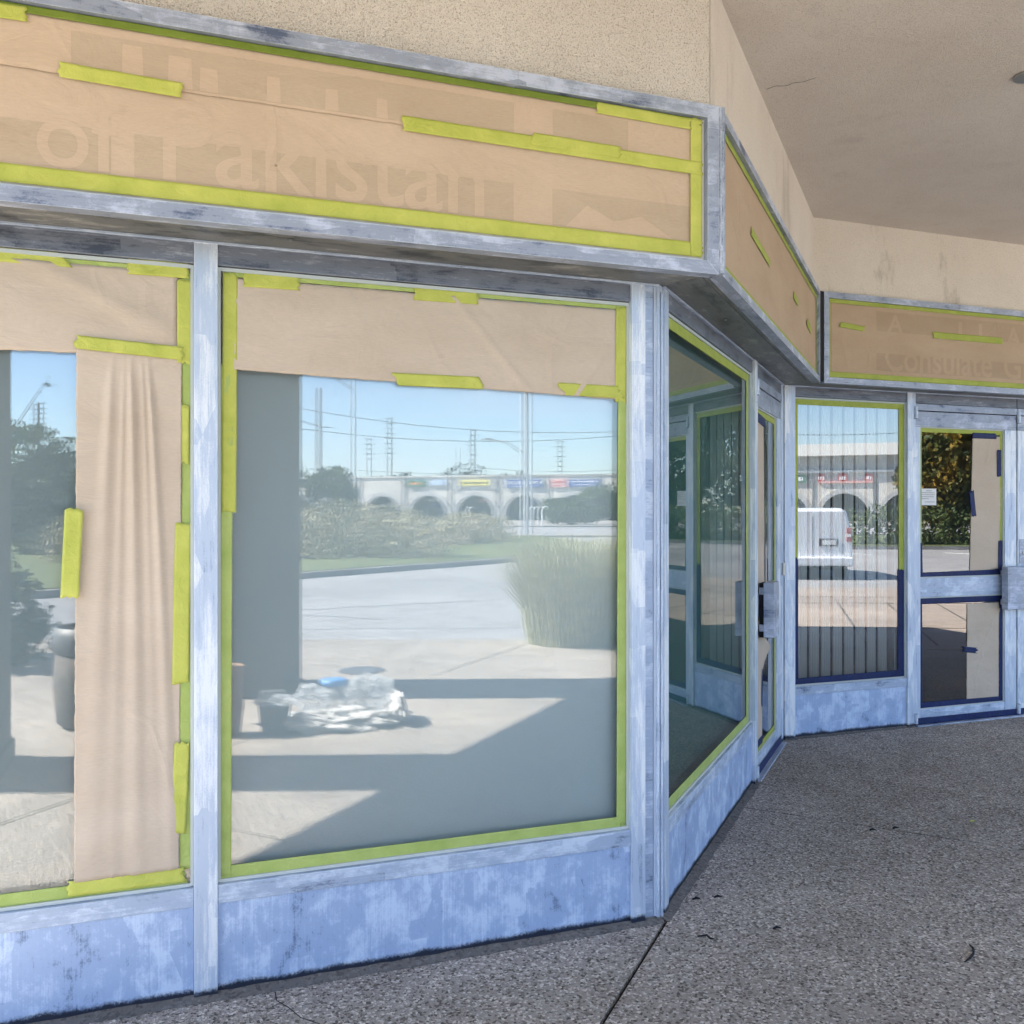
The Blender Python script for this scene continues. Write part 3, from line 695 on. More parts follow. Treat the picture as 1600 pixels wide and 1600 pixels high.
g = MB().tube([FB.p(2.875, .012, 1.09), FB.p(2.875, .012, 1.17)], .014, 10); g.build('hinge', M['lock'], dB)
# vertical blinds behind the rear window
bl = empty('vertical_blind', FC.p(4.3, -.14, 2.25)); bl.parent = SHOP; bl.matrix_parent_inverse = parent_inv(SHOP); bl['label'] = 'pale vertical slat blind hanging behind the rear window'
part(MB().box(FC, 3.89, 4.82, -.11, -.045, 2.268, 2.30), 'head_track', M['white'], bl)
def slatpath(uc, ang, w=.070, z0=.37, z1=2.262):
    g = MB(); n = 4; a = rad(ang); pr = []
    for i in range(n + 1):
        t = (i / n - .5) * w; c = .006 * (1 - (2 * i / n - 1) ** 2)
        pr.append((uc + t * math.cos(a) - c * math.sin(a), -.075 + t * math.sin(a) + c * math.cos(a)))
    for i in range(n):
        (ua, da), (ub, db) = pr[i], pr[i + 1]
        g.face([FC.p(ua, da, z0), FC.p(ub, db, z0), FC.p(ub, db, z1), FC.p(ua, da, z1)])
    return g
for i in range(9):
    slatpath(3.905 + i * .0965, 9 + U(-4, 4)).build('slat', M['slat'], bl, solid=.0012, smooth=True)
for i in range(4):
    slatpath(4.755 + i * .012, 82 + U(-4, 4)).build('slat', M['slat'], bl, solid=.0012, smooth=True)
# sealant wedges along the base of the walls
g = MB()
def wedge(fr, u0, u1, w=.05, h=.012):
    n = max(2, int((u1 - u0) / .05)); top = []; out = []
    for i in range(n + 1):
        u = u0 + (u1 - u0) * i / n; out.append(fr.p(u, w * .8 + U(-.004, .004), .0012)); top.append(fr.p(u, -.002, h + U(-.002, .002)))
    for i in range(n): g.face([out[i], out[i + 1], top[i + 1], top[i]])
for a_ in ((FA, -3, 1.70), (FB, -.02, 1.9, .045), (FC, 3.80, 4.89, .03)):
    g = MB(); wedge(*a_); g.build('base_sealant', M['sealant'], SHOP, fix=False)

# ------------------------------------------------------------ masking paper and tape
def sheet(fr, corners, d, m, name='masking_paper', nu=40, nv=40, disp=None, jag=.0015, edge=None, solid=.0006):
    """corners (u,z): bottom-left, bottom-right, top-right, top-left"""
    g = MB(); V = []
    ph = U(0, 99)
    for j in range(nv + 1):
        t = j / nv
        for i in range(nu + 1):
            s = i / nu
            u = (corners[0][0] * (1 - s) + corners[1][0] * s) * (1 - t) + (corners[3][0] * (1 - s) + corners[2][0] * s) * t
            z = (corners[0][1] * (1 - s) + corners[1][1] * s) * (1 - t) + (corners[3][1] * (1 - s) + corners[2][1] * s) * t
            if i in (0, nu): u += U(-jag, jag)
            if j in (0, nv): z += U(-jag, jag)
            h = disp(s, t, u, z) if disp else 0
            V.append((u, z, h))
    P = [fr.p(u, d + h, z) for u, z, h in V]
    for j in range(nv):
        for i in range(nu):
            k = [j * (nu + 1) + i, j * (nu + 1) + i + 1, (j + 1) * (nu + 1) + i + 1, (j + 1) * (nu + 1) + i]
            g.f.append(tuple(k)); g.uv += [(V[q][0], V[q][1]) for q in k]; g.mi.append(0)
    g.v = [tuple(p) for p in P]
    return g.build(name, m, smooth=True, solid=solid, fix=False)
def wr(a, fu, fz, ph=0, b=0): 
    return lambda s, t, u, z: a * (math.sin(fu * u + fz * z + ph) * .6 + math.sin(fu * 1.9 * u - fz * .7 * z + ph * 2) * .4)
PG, PT = GD + .0032, GD + .0056       # paper and tape depths
from mathutils import noise as mn
def crumple(a, sc=6, seed=0):
    return lambda s, t, u, z: a * abs(mn.noise(Vector((u * sc, z * sc * .6, seed)))) 
def mixd(*fs): return lambda s, t, u, z: sum(f(s, t, u, z) for f in fs)

def folds(s, t, u, z):
    # hanging strip gathered at its top: folds fan out downwards
    h = 0
    for (c0, c1, a, w) in ((.34, .16, .012, .09), (.50, .60, .020, .07), (.66, .93, .018, .055), (.45, .36, .008, .05), (.60, .78, .010, .05)):
        k = 1 - t; c = c0 + (c1 - c0) * (k ** .8); ww = w * (.35 + 1.3 * k)
        env = min(1, k * 9) * math.exp(-k * 1.3) + .16
        h += a * env * math.exp(-((s - c) / ww) ** 2)
    h += .003 * math.sin(3 * s + 5 * t) + .006 * mn.noise(Vector((u * 6, z * 1.6, 1)))
    return max(h, -.001) * min(1, (1 - t) * 14 + .1)
tag(sheet(FA, [(-1.41, 1.962), (.026, 1.975), (.026, 2.238), (-1.41, 2.238)], PG, M['paper'], nu=90, nv=24,
    disp=mixd(crumple(.002, 3, 4), lambda s, t, u, z: .006 * math.exp(-((z - 2.15 + .5 * (u + .2)) / .03) ** 2) * (1 if u < 0 else 0))),
    'kraft paper sheet across the top of the far left window', 'masking paper', 'kraft masking paper sheets')
tag(sheet(FA, [(-.264, .40), (.030, .405), (.038, 1.985), (-.257, 1.995)], PG + .002, M['paper'], nu=60, nv=110, disp=folds),
    'long kraft paper strip hanging in folds down the far left window', 'masking paper', 'kraft masking paper sheets')
tag(sheet(FA, [(.192, 1.948), (1.534, 1.910), (1.527, 2.236), (.200, 2.236)], PG, M['paper'], nu=110, nv=30,
    disp=mixd(crumple(.0018, 3, 9), lambda s, t, u, z: .005 * math.exp(-((u - 1.03 + .9 * (z - 2.1)) / .012) ** 2) + .006 * math.exp(-((u - 1.44 - .7 * (z - 2.02)) / .012) ** 2) * (z < 2.1) )),
    'wide kraft paper sheet across the top of the front window beside the corner post', 'masking paper', 'kraft masking paper sheets')
# sign papers
SG = sd - .022
wav = lambda s, t, u, z: .0004 * math.exp(-((z - 2.60 + .28 * (u - 1.2)) / .02) ** 2) * (u > 1.15) 
tag(sheet(FA, [(-2.54, 2.385), (1.735, 2.385), (1.735, 2.705), (-2.54, 2.705)], SG, M['paper_sign'], nu=160, nv=16, disp=wav),
    'lower kraft paper sheet on the long sign box with faint of Pakistan lettering', 'masking paper', 'kraft masking paper sheets')
tag(sheet(FA, [(-2.54, 2.697), (1.735, 2.690), (1.735, 2.848), (-2.54, 2.848)], SG + .003, M['paper_sign'], nu=160, nv=10, disp=wav),
    'upper kraft paper sheet on the long sign box above the horizontal seam', 'masking paper', 'kraft masking paper sheets')
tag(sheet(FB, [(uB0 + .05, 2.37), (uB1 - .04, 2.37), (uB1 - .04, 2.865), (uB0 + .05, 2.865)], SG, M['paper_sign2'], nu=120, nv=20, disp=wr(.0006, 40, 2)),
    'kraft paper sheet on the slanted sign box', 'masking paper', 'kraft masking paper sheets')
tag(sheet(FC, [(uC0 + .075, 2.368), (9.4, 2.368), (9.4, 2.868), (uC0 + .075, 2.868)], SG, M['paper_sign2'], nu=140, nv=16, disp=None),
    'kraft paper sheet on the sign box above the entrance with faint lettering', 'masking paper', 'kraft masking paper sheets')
tag(sheet(FC, [(5.412, 1.05), (5.70, 1.09), (5.708, 2.05), (5.440, 2.035)], PG, M['paper'], nu=24, nv=60,
    disp=lambda s, t, u, z: .004 * math.exp(-((u - 5.62 + .25 * (2.05 - z)) / .012) ** 2) * (z > 1.85) + .003 * math.exp(-((z - 1.60 + .25 * (u - 5.5)) / .006) ** 2) + .0015 * mn.noise(Vector((u * 8, z * 6, 3)))),
    'narrow kraft paper strip on the upper glass of the rear entrance door', 'masking paper', 'kraft masking paper sheets')
tag(sheet(FC, [(5.383, .145), (5.69, .150), (5.695, .84), (5.389, .84)], PG, M['paper'], nu=24, nv=50,
    disp=lambda s, t, u, z: .004 * math.exp(-((z - .70 - .6 * (u - 5.55)) / .03) ** 2) + .0015 * mn.noise(Vector((u * 9, z * 6, 8)))),
    'short kraft paper strip on the lower glass of the rear entrance door', 'masking paper', 'kraft masking paper sheets')
tag(sheet(FC, [(6.02, .145), (6.22, .150), (6.22, .80), (6.02, .82)], PG, M['paper'], nu=10, nv=30),
    'kraft paper strip on the lower glass of the cut off door leaf', 'masking paper', 'kraft masking paper sheets')
tag(sheet(FB, [(2.02, .15), (2.25, .15), (2.28, .70), (2.02, .88)], PG, M['paper'], nu=16, nv=30, disp=lambda s, t, u, z: .05 * s * math.exp(-((z - .74) / .1) ** 2)),
    'kraft paper strip low on the side door glass, bulging below the handle', 'masking paper', 'kraft masking paper sheets')
tag(sheet(FB, [(2.02, 1.05), (2.34, 1.05), (2.30, 2.03), (2.02, 2.03)], PG, M['paper'], nu=16, nv=30),
    'kraft paper strip on the upper glass of the side door', 'masking paper', 'kraft masking paper sheets')

def tape(fr, p, q, w, d, m, label, jag=.0055, n=None, w2=None, lift=.0006, wrink=.0007, skew=0.0):
    """strip from p to q (u,z), w wide, with torn ends"""
    p, q = Vector(p), Vector(q); t = (q - p); L = t.length; t.normalize(); nn = Vector((-t.y, t.x))
    nl = n or max(4, int(L / .012)); nw = 6; g = MB(); V = []; w2 = w2 or w
    ja = [U(-jag, jag) for _ in range(nw + 1)]; jb = [U(-jag, jag) for _ in range(nw + 1)]
    sd_ = U(0, 50)
    for i in range(nl + 1):
        s = i / nl
        for j in range(nw + 1):
            r = j / nw - .5; ww = w * (1 - s) + w2 * s
            ww *= 1 + .03 * mn.noise(Vector((s * L * 6, sd_, 0)))
            x = p + t * (L * s + (ja[j] * (1 - s) + jb[j] * s) + skew * r) + nn * (r * ww)
            h = wrink * (1 + mn.noise(Vector((s * L * 25, r * 2, sd_)))) + lift * max(0, abs(s - .5) * 2 - .8) * 5
            V.append((x.x, x.y, h))
    for i in range(nl):
        for j in range(nw):
            k = [i * (nw + 1) + j, (i + 1) * (nw + 1) + j, (i + 1) * (nw + 1) + j + 1, i * (nw + 1) + j + 1]
            g.f.append(tuple(k)); g.uv += [(V[a][0], V[a][1]) for a in k]; g.mi.append(0)
    g.v = [tuple(fr.p(u, d + h, z)) for u, z, h in V]
    o = g.build('masking_tape', m, smooth=True, solid=.0004, fix=False)
    return tag(o, label, 'masking tape', 'lime masking tape strips' if 'blue' not in label else 'dark blue masking tape strips')
T, TG, TF, TB = M['tape'], M['tape_glass'], M['tape_far'], M['tape_blue']
GDT = GD + .002
# far left window
tape(FA, (-1.41, .372), (.050, .372), .040, GDT, TG, 'lime tape along the sill of the far left window')
tape(FA, (.048, .40), (.060, 2.24), .044, GDT, TG, 'lime tape down the right edge of the far left window')
tape(FA, (-1.41, 2.243), (.060, 2.243), .016, GDT, TG, 'thin lime tape under the head rail of the far left window')
tape(FA, (-.80, 2.248), (-.288, 2.248), .046, PT, T, 'lime tape patch holding the top of the far left paper, near the picture edge', skew=-.04)
tape(FA, (-.115, 2.243), (.056, 2.245), .048, PT, T, 'crumpled lime tape patch at the top right corner of the far left window', wrink=.003)
tape(FA, (-.259, 2.005), (.042, 1.987), .040, PT + .003, T, 'lime tape holding the top of the hanging paper strip', wrink=.003)
tape(FA, (.046, 2.215), (.046, 1.96), .044, PT, T, 'lime tape fixing the right end of the far left top paper')
tape(FA, (.037, 1.829), (.035, 1.652), .046, PT, T, 'short lime tape patch highest beside the hanging paper strip')
tape(FA, (.042, 1.466), (.033, .972), .048, PT + .001, T, 'long lime tape patch beside the middle of the hanging paper strip')
tape(FA, (.038, .791), (.026, .511), .044, PT + .002, T, 'wrinkled lime tape patch lowest beside the hanging paper strip', wrink=.002)
tape(FA, (-.262, 1.508), (-.274, 1.246), .050, PT + .016, T, 'loose lime tape flap on the left edge of the hanging paper strip', wrink=.003)
tape(FA, (-.28, .383), (.045, .383), .046, PT, T, 'lime tape across the foot of the hanging paper strip')
# middle window
tape(FA, (.150, .370), (1.566, .367), .044, GDT, TG, 'lime tape along the sill of the middle window')
tape(FA, (.166, .36), (.171, 1.965), .036, GDT + .0004, TG, 'lime tape down the lower left edge of the middle window')
tape(FA, (.177, 1.50), (.181, 2.248), .044, GDT + .001, T, 'brighter lime tape over the upper left edge of the middle window')
tape(FA, (1.548, .36), (1.556, 2.245), .038, GDT + .0004, TG, 'lime tape down the right edge of the middle window beside the corner post')
tape(FA, (1.545, 1.90), (1.549, 2.245), .044, GDT + .002, T, 'brighter lime tape in the upper right corner of the middle window')
tape(FA, (.17, 2.245), (1.57, 2.245), .014, GDT + .0008, TG, 'thin lime tape under the head rail of the middle window')
tape(FA, (.218, 2.232), (.392, 2.235), .046, PT, T, 'first lime tape patch on the top edge of the middle window paper')
tape(FA, (.772, 2.232), (.995, 2.234), .042, PT, T, 'second lime tape patch on the top edge of the middle window paper')
tape(FA, (.708, 1.943), (1.012, 1.944), .042, PT, T, 'lime tape patch at the middle of the lower edge of the middle window paper', jag=.006, skew=-.02)
tape(FA, (1.31, 1.938), (1.545, 1.936), .044, PT, T, 'lime tape patch at the right end of the lower edge of the middle window paper', jag=.01, skew=-.03)
# long sign
tape(FA, (-2.55, 2.405), (1.735, 2.408), .050, SG + .006, T, 'lime tape along the bottom of the long sign box')
tape(FA, (-2.55, 2.852), (1.735, 2.850), .022, SG + .0066, M['tape_shade'], 'thin shade-darkened lime tape along the top of the long sign box')
tape(FA, (1.712, 2.385), (1.712, 2.86), .046, SG + .0072, T, 'lime tape down the right end of the long sign box')
tape(FA, (1.33, 2.842), (1.69, 2.838), .038, SG + .008, T, 'lime tape patch on the top edge near the right end of the long sign box')
tape(FA, (-.279, 2.702), (.034, 2.694), .042, SG + .007, T, 'short lime tape across the paper seam at the left of the long sign box', wrink=.002)
tape(FA, (.673, 2.695), (1.735, 2.690), .046, SG + .007, T, 'long lime tape across the paper seam at the right of the long sign box', wrink=.0014)
tape(FA, (1.10, 2.706), (1.42, 2.704), .040, SG + .0085, T, 'second layer of lime tape on the seam tape of the long sign box')
tape(FA, (-.62, 2.832), (-.358, 2.836), .040, SG + .008, T, 'lime tape patch on the top edge at the far left of the long sign box')
# slanted sign
tape(FB, (uB0 + .05, 2.375), (uB1 - .04, 2.378), .036, SG + .003, TF, 'lime tape along the bottom of the slanted sign box')
tape(FB, (uB0 + .04, 2.862), (uB1 - .04, 2.862), .026, SG + .003, TF, 'lime tape along the top of the slanted sign box')
tape(FB, (uB1 - .05, 2.38), (uB1 - .05, 2.85), .020, SG + .0035, TF, 'lime tape down the far end of the slanted sign box')
tape(FB, (.55, 2.66), (1.02, 2.64), .036, SG + .004, TF, 'lime tape patch in the middle of the slanted sign box', jag=.01)
tape(FB, (1.78, 2.66), (1.96, 2.65), .040, SG + .004, TF, 'smaller lime tape patch toward the far end of the slanted sign box', jag=.012)
tape(FB, (2.34, 2.62), (2.52, 2.60), .046, SG + .004, TF, 'smallest lime tape patch at the far end of the slanted sign box', jag=.012)
# entrance sign
tape(FC, (uC0 + .065, 2.385), (9.4, 2.385), .036, SG + .003, TF, 'lime tape along the bottom of the entrance sign box')
tape(FC, (uC0 + .065, 2.862), (9.4, 2.862), .032, SG + .003, TF, 'lime tape along the top of the entrance sign box')
tape(FC, (uC0 + .078, 2.38), (uC0 + .078, 2.86), .028, SG + .0035, TF, 'lime tape down the left end of the entrance sign box')
tape(FC, (4.068, 2.710), (4.262, 2.694), .034, SG + .004, TF, 'short lime tape patch at the left of the entrance sign box', jag=.014)
tape(FC, (4.83, 2.694), (5.453, 2.692), .044, SG + .004, TF, 'long lime tape patch in the middle of the entrance sign box')
# slanted window
tape(FB, (.10, .372), (1.82, .372), .046, GDT, TG, 'lime tape along the sill of the slanted side window')
tape(FB, (.10, 2.232), (1.82, 2.232), .046, GDT, TF, 'lime tape along the top of the slanted side window')
tape(FB, (1.785, .39), (1.785, 2.22), .062, GDT + .0005, TG, 'lime tape down the right edge of the slanted side window')
# side door
tape(FB, (2.03, 2.075), (2.70, 2.075), .040, GDT, TF, 'lime tape along the top of the upper glass of the side door')
tape(FB, (2.70, 1.05), (2.70, 2.08), .034, GDT, TF, 'lime tape down the right edge of the upper glass of the side door')
tape(FB, (2.03, 1.055), (2.70, 1.055), .034, GDT, TF, 'lime tape along the foot of the upper glass of the side door')
tape(FB, (2.03, .135), (2.70, .135), .034, GDT, TF, 'lime tape along the foot of the lower glass of the side door')
tape(FB, (2.70, .13), (2.70, .88), .034, GDT, TF, 'lime tape down the right edge of the lower glass of the side door')
tape(FB, (2.03, .88), (2.70, .88), .034, GDT, TF, 'lime tape along the top of the lower glass of the side door')
tape(FB, (2.03, 2.05), (2.33, 2.03), .055, PT, TB, 'dark blue tape patch at the top of the side door paper')
tape(FB, (2.03, .165), (2.25, .165), .045, PT, TB, 'dark blue tape patch at the foot of the side door paper')
tape(FB, (2.34, 1.04), (2.335, 1.35), .03, PT, TB, 'dark blue tape edging the upper side door paper')
tape(FB, (2.23, .36), (2.25, .70), .03, PT, TB, 'dark blue tape edging the lower side door paper')
tape(FB, (1.93, .030), (2.85, .030), .055, .004, TB, 'dark blue tape over the threshold of the side door')
# rear window
tape(FC, (3.895, 2.238), (4.81, 2.238), .046, GDT, TF, 'lime tape along the top of the rear window')
tape(FC, (3.905, 1.14), (3.905, 2.23), .034, GDT + .0004, TF, 'lime tape down the upper left edge of the rear window')
tape(FC, (4.792, 1.09), (4.792, 2.23), .048, GDT + .0004, TF, 'lime tape down the upper right edge of the rear window')
tape(FC, (3.905, .35), (3.903, 1.20), .042, GDT + .0014, TB, 'dark blue tape down the lower left edge of the rear window', skew=.03)
tape(FC, (4.790, .36), (4.790, 1.10), .058, GDT + .0014, TB, 'dark blue tape down the lower right edge of the rear window')
tape(FC, (3.89, .372), (4.815, .378), .044, GDT + .0022, TB, 'dark blue tape along the sill of the rear window')
# entrance door
tape(FC, (4.945, 2.080), (5.725, 2.080), .034, GDT, TF, 'lime tape along the top of the entrance door glass')
tape(FC, (4.958, 1.15), (4.958, 2.09), .026, GDT + .0005, TF, 'lime tape down the left edge of the entrance door glass')
tape(FC, (5.715, 1.25), (5.715, 2.07), .028, GDT + .0005, TF, 'lime tape down the right edge of the entrance door glass')
tape(FC, (4.962, 1.04), (4.956, 1.29), .034, PT, TB, 'dark blue tape low on the left edge of the upper entrance door glass', skew=.02)
tape(FC, (4.95, 1.053), (5.72, 1.062), .040, PT, TB, 'dark blue tape along the foot of the upper entrance door glass')
tape(FC, (5.435, 2.052), (5.66, 2.052), .040, PT + .001, TB, 'dark blue tape patch at the top of the entrance door paper')
tape(FC, (5.688, 1.95), (5.690, 1.76), .040, PT + .001, TB, 'dark blue tape patch on the upper right edge of the entrance door paper')
tape(FC, (5.425, 1.655), (5.450, 1.47), .044, PT + .001, TB, 'tilted dark blue tape patch on the left edge of the entrance door paper')
tape(FC, (5.702, 1.29), (5.700, 1.06), .040, PT + .001, TB, 'dark blue tape on the lower right edge of the entrance door paper')
tape(FC, (4.945, .879), (5.73, .876), .056, PT, TB, 'dark blue tape along the top of the lower entrance door glass')
tape(FC, (4.958, .13), (4.956, .90), .034, PT, TB, 'dark blue tape down the left edge of the lower entrance door glass')
tape(FC, (4.945, .135), (5.73, .128), .050, PT, TB, 'dark blue tape along the foot of the lower entrance door glass')
tape(FC, (5.712, .13), (5.716, .86), .044, PT, TB, 'dark blue tape down the right edge of the lower entrance door glass')
tape(FC, (5.35, .515), (5.47, .500), .040, PT + .003, TB, 'ragged dark blue tape patch on the left edge of the lower entrance door paper', jag=.016)
tape(FC, (5.97, .13), (5.97, 1.4), .05, GDT, TB, 'dark blue tape on the left edge of the cut off door leaf glass')
tape(FC, (4.91, .034), (6.8, .034), .045, .003, TB, 'dark blue tape over the threshold of the entrance doors')
# notice
NT = MB().box(FC, 4.962, 5.105, GD + .0006, GD + .0016, 1.548, 1.665)
no = NT.build('notice', M['notice']); tag(no, 'small white printed notice taped to the entrance door glass', 'notice')
g = MB()
for i, (a, b_) in enumerate(((.05, .10), (.01, .13), (.01, .125), (.01, .12), (.01, .07))):
    x = 4.964 + a
    while x < 4.962 + b_:
        wv = U(.004, .011); g.box(FC, x, min(x + wv, 4.962 + b_ + .003), GD + .0017, GD + .0020, 1.648 - i * .014, 1.6515 - i * .014); x += wv + .003
g.box(FC, 5.0, 5.09, GD + .0017, GD + .0020, 1.570, 1.5725)
g.build('printed_lines', M['ink'], no)

# ------------------------------------------------------------ faint sign lettering under the paper
def text_mesh(name, body, fr, u0, z, width, height, d, m, off=.0, depth=.0002, parent=None, shearx=0, flat=False):
    cu = bpy.data.curves.new(name, 'FONT'); cu.body = body; cu.size = 1; cu.offset = off; cu.resolution_u = 6
    o = bpy.data.objects.new(name, cu); COL.objects.link(o); dg = bpy.context.evaluated_depsgraph_get()
    me = bpy.data.meshes.new_from_object(o.evaluated_get(dg)); bpy.data.objects.remove(o)
    xs = [v.co.x for v in me.vertices]; ys = [v.co.y for v in me.vertices]
    sx = width / (max(xs) - min(xs)); sy = height / (max(ys) - min(ys)) if height else sx; x0 = min(xs); y0 = 0
    me2 = bpy.data.meshes.new(name)
    vs = [tuple(fr.p(u0 + (v.co.x - x0) * sx, d, z + v.co.y * sy)) for v in me.vertices]
    me2.from_pydata(vs, [], [tuple(p.vertices) for p in me.polygons]); ul = me2.uv_layers.new(name='UVMap')
    for lp in me2.loops:
        v = me.vertices[lp.vertex_index].co; ul.data[lp.index].uv = (u0 + (v.x - x0) * sx, z + v.y * sy)
    me2.materials.append(m); q = bpy.data.objects.new(name, me2); COL.objects.link(q)
    if parent is not None: q.parent = parent; q.matrix_parent_inverse = parent_inv(parent)
    bpy.data.meshes.remove(me)
    return q
papers = [o for o in SC.objects if o.name.startswith('masking_paper')]
lowA, upA, cP = papers[3], papers[4], papers[6]
def patch(fr, quad, d, m, parent, name='show_through'):
    g = MB(); g.face([fr.p(u, d, z) for u, z in quad], [(u, z) for u, z in quad]); return g.build(name, m, parent, fix=False)
D1, D2 = SG + .0006, SG + .0011
zb0, zb1 = 2.437, 2.556
def darkband(fr, ivs, z0_, z1_, d, m, parent):
    for a, b_ in ivs: patch(fr, [(a, z0_), (b_, z0_), (b_, z1_), (a, z1_)], d, m, parent)
darkband(FA, [(-.44, -.345), (-.345, -.15), (-.09, 1.04), (1.175, 1.69)], zb0, zb1, D1, M['paper_dark'], lowA)
text_mesh('show_through_letters', 'of', FA, -.335, zb0 + .004, .215, .20, D2, M['paper_sign'], .008, parent=lowA)
text_mesh('show_through_letters', 'Pakistan', FA, -.015, zb0 + .004, .955, .235, D2, M['paper_sign'], .008, parent=lowA)
D3, D4 = SG + .0036, SG + .0041
darkband(FA, [(-.25, 1.04), (1.175, 1.45)], 2.70, 2.815, D3, M['paper_dark'], upA)
for (a, b_, z_) in ((-.12, -.07, 2.80), (.00, .06, 2.79), (.085, .13, 2.77), (.27, .305, 2.775), (.44, .475, 2.765), (.595, .625, 2.76)):
    patch(FA, [(a - .002, 2.702), (b_ + .004, 2.702), (b_, z_), (a, z_)], D4, M['paper_sign'], upA)
darkband(FC, [(4.36, 6.6)], 2.43, 2.545, SG + .0006, M['paper_dark2'], cP)
text_mesh('show_through_letters', 'Consulate', FC, 4.43, 2.436, .93, .19, SG + .0011, M['paper_sign2'], .012, parent=cP)
text_mesh('show_through_letters', 'General', FC, 5.47, 2.436, .78, .19, SG + .0011, M['paper_sign2'], .012, parent=cP)
darkband(FC, [(4.36, 6.6)], 2.69, 2.82, SG + .0006, M['paper_dark2'], cP)
text_mesh('show_through_letters', 'A', FC, 4.45, 2.69, .13, .12, SG + .0011, M['paper_sign2'], .02, parent=cP)
text_mesh('show_through_letters', 'A', FC, 5.49, 2.66, .14, .14, SG + .0011, M['paper_sign2'], .02, parent=cP)
for a in (5.06, 5.24): patch(FC, [(a, 2.69), (a + .03, 2.69), (a + .03, 2.80), (a, 2.80)], SG + .0011, M['paper_sign2'], cP)
patch(FA, [(1.22, 2.437), (1.62, 2.437), (1.50, 2.50), (1.40, 2.472), (1.30, 2.515)], D2, M['paper_sign'], lowA)

# ------------------------------------------------------------ litter on the pavement
def twig(pts, r, label, name='twig'):
    o = MB().tube(pts, [r * .6] + [r] * (len(pts) - 2) + [r * .4], 6).build(name, M['seam'], smooth=True); tag(o, label, 'twig', 'dark twigs on the pavement')
def gpt(px, py, z=.004):
    X = (px - 800) / 1450; Z = (800 - py) / 1450; t = (z - 1.5) / Z
    return ((X * S_ + C_) * t, (S_ - C_ * X) * t, z)
twig([(3.030, 1.938, .004), (3.044, 1.975, .008), (3.030, 2.010, .005)][::1] and [gpt(1515, 1476), gpt(1521, 1482, .008), gpt(1521, 1490, .006), gpt(1515, 1497), gpt(1507, 1503)], .004, 'curved black twig on the pavement at lower right')
twig([gpt(1090, 1463), gpt(1098, 1462, .01), gpt(1104, 1461, .008), gpt(1110, 1466), gpt(1116, 1467)], .004, 'wavy black twig on the pavement near the corner post')
for (x, y, l) in ((1082, 1405, 'dark crumb by the sealed crack at the corner post'), (1116, 1402, 'thin dark sliver right of the corner post'), (1208, 1451, 'black crumb in the middle of the lower pavement'), (1359, 1297, 'black speck beside the far pavement joint'), (1395, 1294, 'black speck touching the far pavement joint')):
    p = gpt(x, y); twig([p, (p[0] + .018, p[1] + .004, .006), (p[0] + .032, p[1] - .004, .004)], .005, l)
g = MB(); p = gpt(1520, 1284); g.face([(p[0] - .018, p[1], .006), (p[0] - .004, p[1] - .014, .012), (p[0] + .018, p[1] - .002, .005), (p[0] + .004, p[1] + .014, .010)])
tag(g.build('leaf', M['tape'], solid=.0005), 'small lime yellow scrap lying on the pavement at right', 'scrap')
g = MB(); 
pth = [gpt(430, 1550, .0008), gpt(432, 1563, .0008), gpt(452, 1575, .0008), gpt(470, 1590, .0008), gpt(500, 1600, .0008)]
for i in range(4):
    a, b_ = Vector(pth[i]), Vector(pth[i + 1]); t = (b_ - a).normalized(); nn = Vector((-t.y, t.x, 0)) * .0018
    g.face([a - nn, b_ - nn, b_ + nn, a + nn])
tag(g.build('pavement_crack', M['joint']), kind='structure')

# ------------------------------------------------------------ objects standing on the plaza (seen mirrored in the glass)
bn = empty('garbage_bin', (-.48, -1.08, 0)); tag(bn, 'round pebbled garbage bin with a dark rim, reflected beside the hanging paper strip', 'garbage bin')
MB().lathe((-.48, -1.08, .0), [(.20, .0), (.25, .04), (.27, .30), (.26, .52)], 28).build('drum', M['pebble'], bn, smooth=True)
MB().lathe((-.48, -1.08, .0), [(.265, .5205), (.28, .60), (.27, .70), (.235, .70), (.225, .58), (.20, .54)], 28).build('rim', M['grey_plastic'], bn, smooth=True)
def lump(name, c, s, m, parent=None, seed=0, amp=.3, n=3):
    bm = bmesh.new(); bmesh.ops.create_icosphere(bm, subdivisions=n + 1, radius=1)
    for v in bm.verts:
        k = 1 + amp * mn.noise(v.co * 2.2 + Vector((seed, seed, 0))) - amp * .9 * abs(mn.noise(v.co * 4 + Vector((seed, 0, 3)))) - amp * .6 * abs(mn.noise(v.co * 9 + Vector((0, seed, 3))))
        v.co = Vector((c[0] + v.co.x * s[0] * k, c[1] + v.co.y * s[1] * k, max(.003, c[2] + v.co.z * s[2] * k)))
    me = bpy.data.meshes.new(name); bm.to_mesh(me); bm.free(); me.materials.append(m)
    o = bpy.data.objects.new(name, me); COL.objects.link(o)
    if parent is not None: o.parent = parent; o.matrix_parent_inverse = parent_inv(parent)
    return o
b1 = empty('plastic_bundle', (1.1, -.45, 0)); tag(b1, 'flat bundle of white sheeting on the ground under the clear bags', 'bundle')
lump('sheeting', (1.12, -.42, .045), (.52, .24, .085), M['wrap'], b1, 3, .35, 4)
lump('roll', (1.53, -.42, .12), (.07, .22, .11), M['wrap'], b1, 6, .3, 3)
o = lump('plastic_bag', (1.36, -.55, .20), (.20, .18, .13), M['plastic'], None, 9, .35, 4); tag(o, 'crumpled clear plastic bag at the right end of the bundle', 'plastic bag', 'clear bags on the white bundle')
o = lump('plastic_bag', (.95, -.58, .18), (.14, .16, .10), M['plastic'], None, 12, .4, 4); tag(o, 'crumpled clear plastic bag left of the blue lidded tub', 'plastic bag', 'clear bags on the white bundle')
tb = empty('tub', (1.13, -.66, 0)); tag(tb, 'pale tub with a blue lid among the clear bags', 'tub')
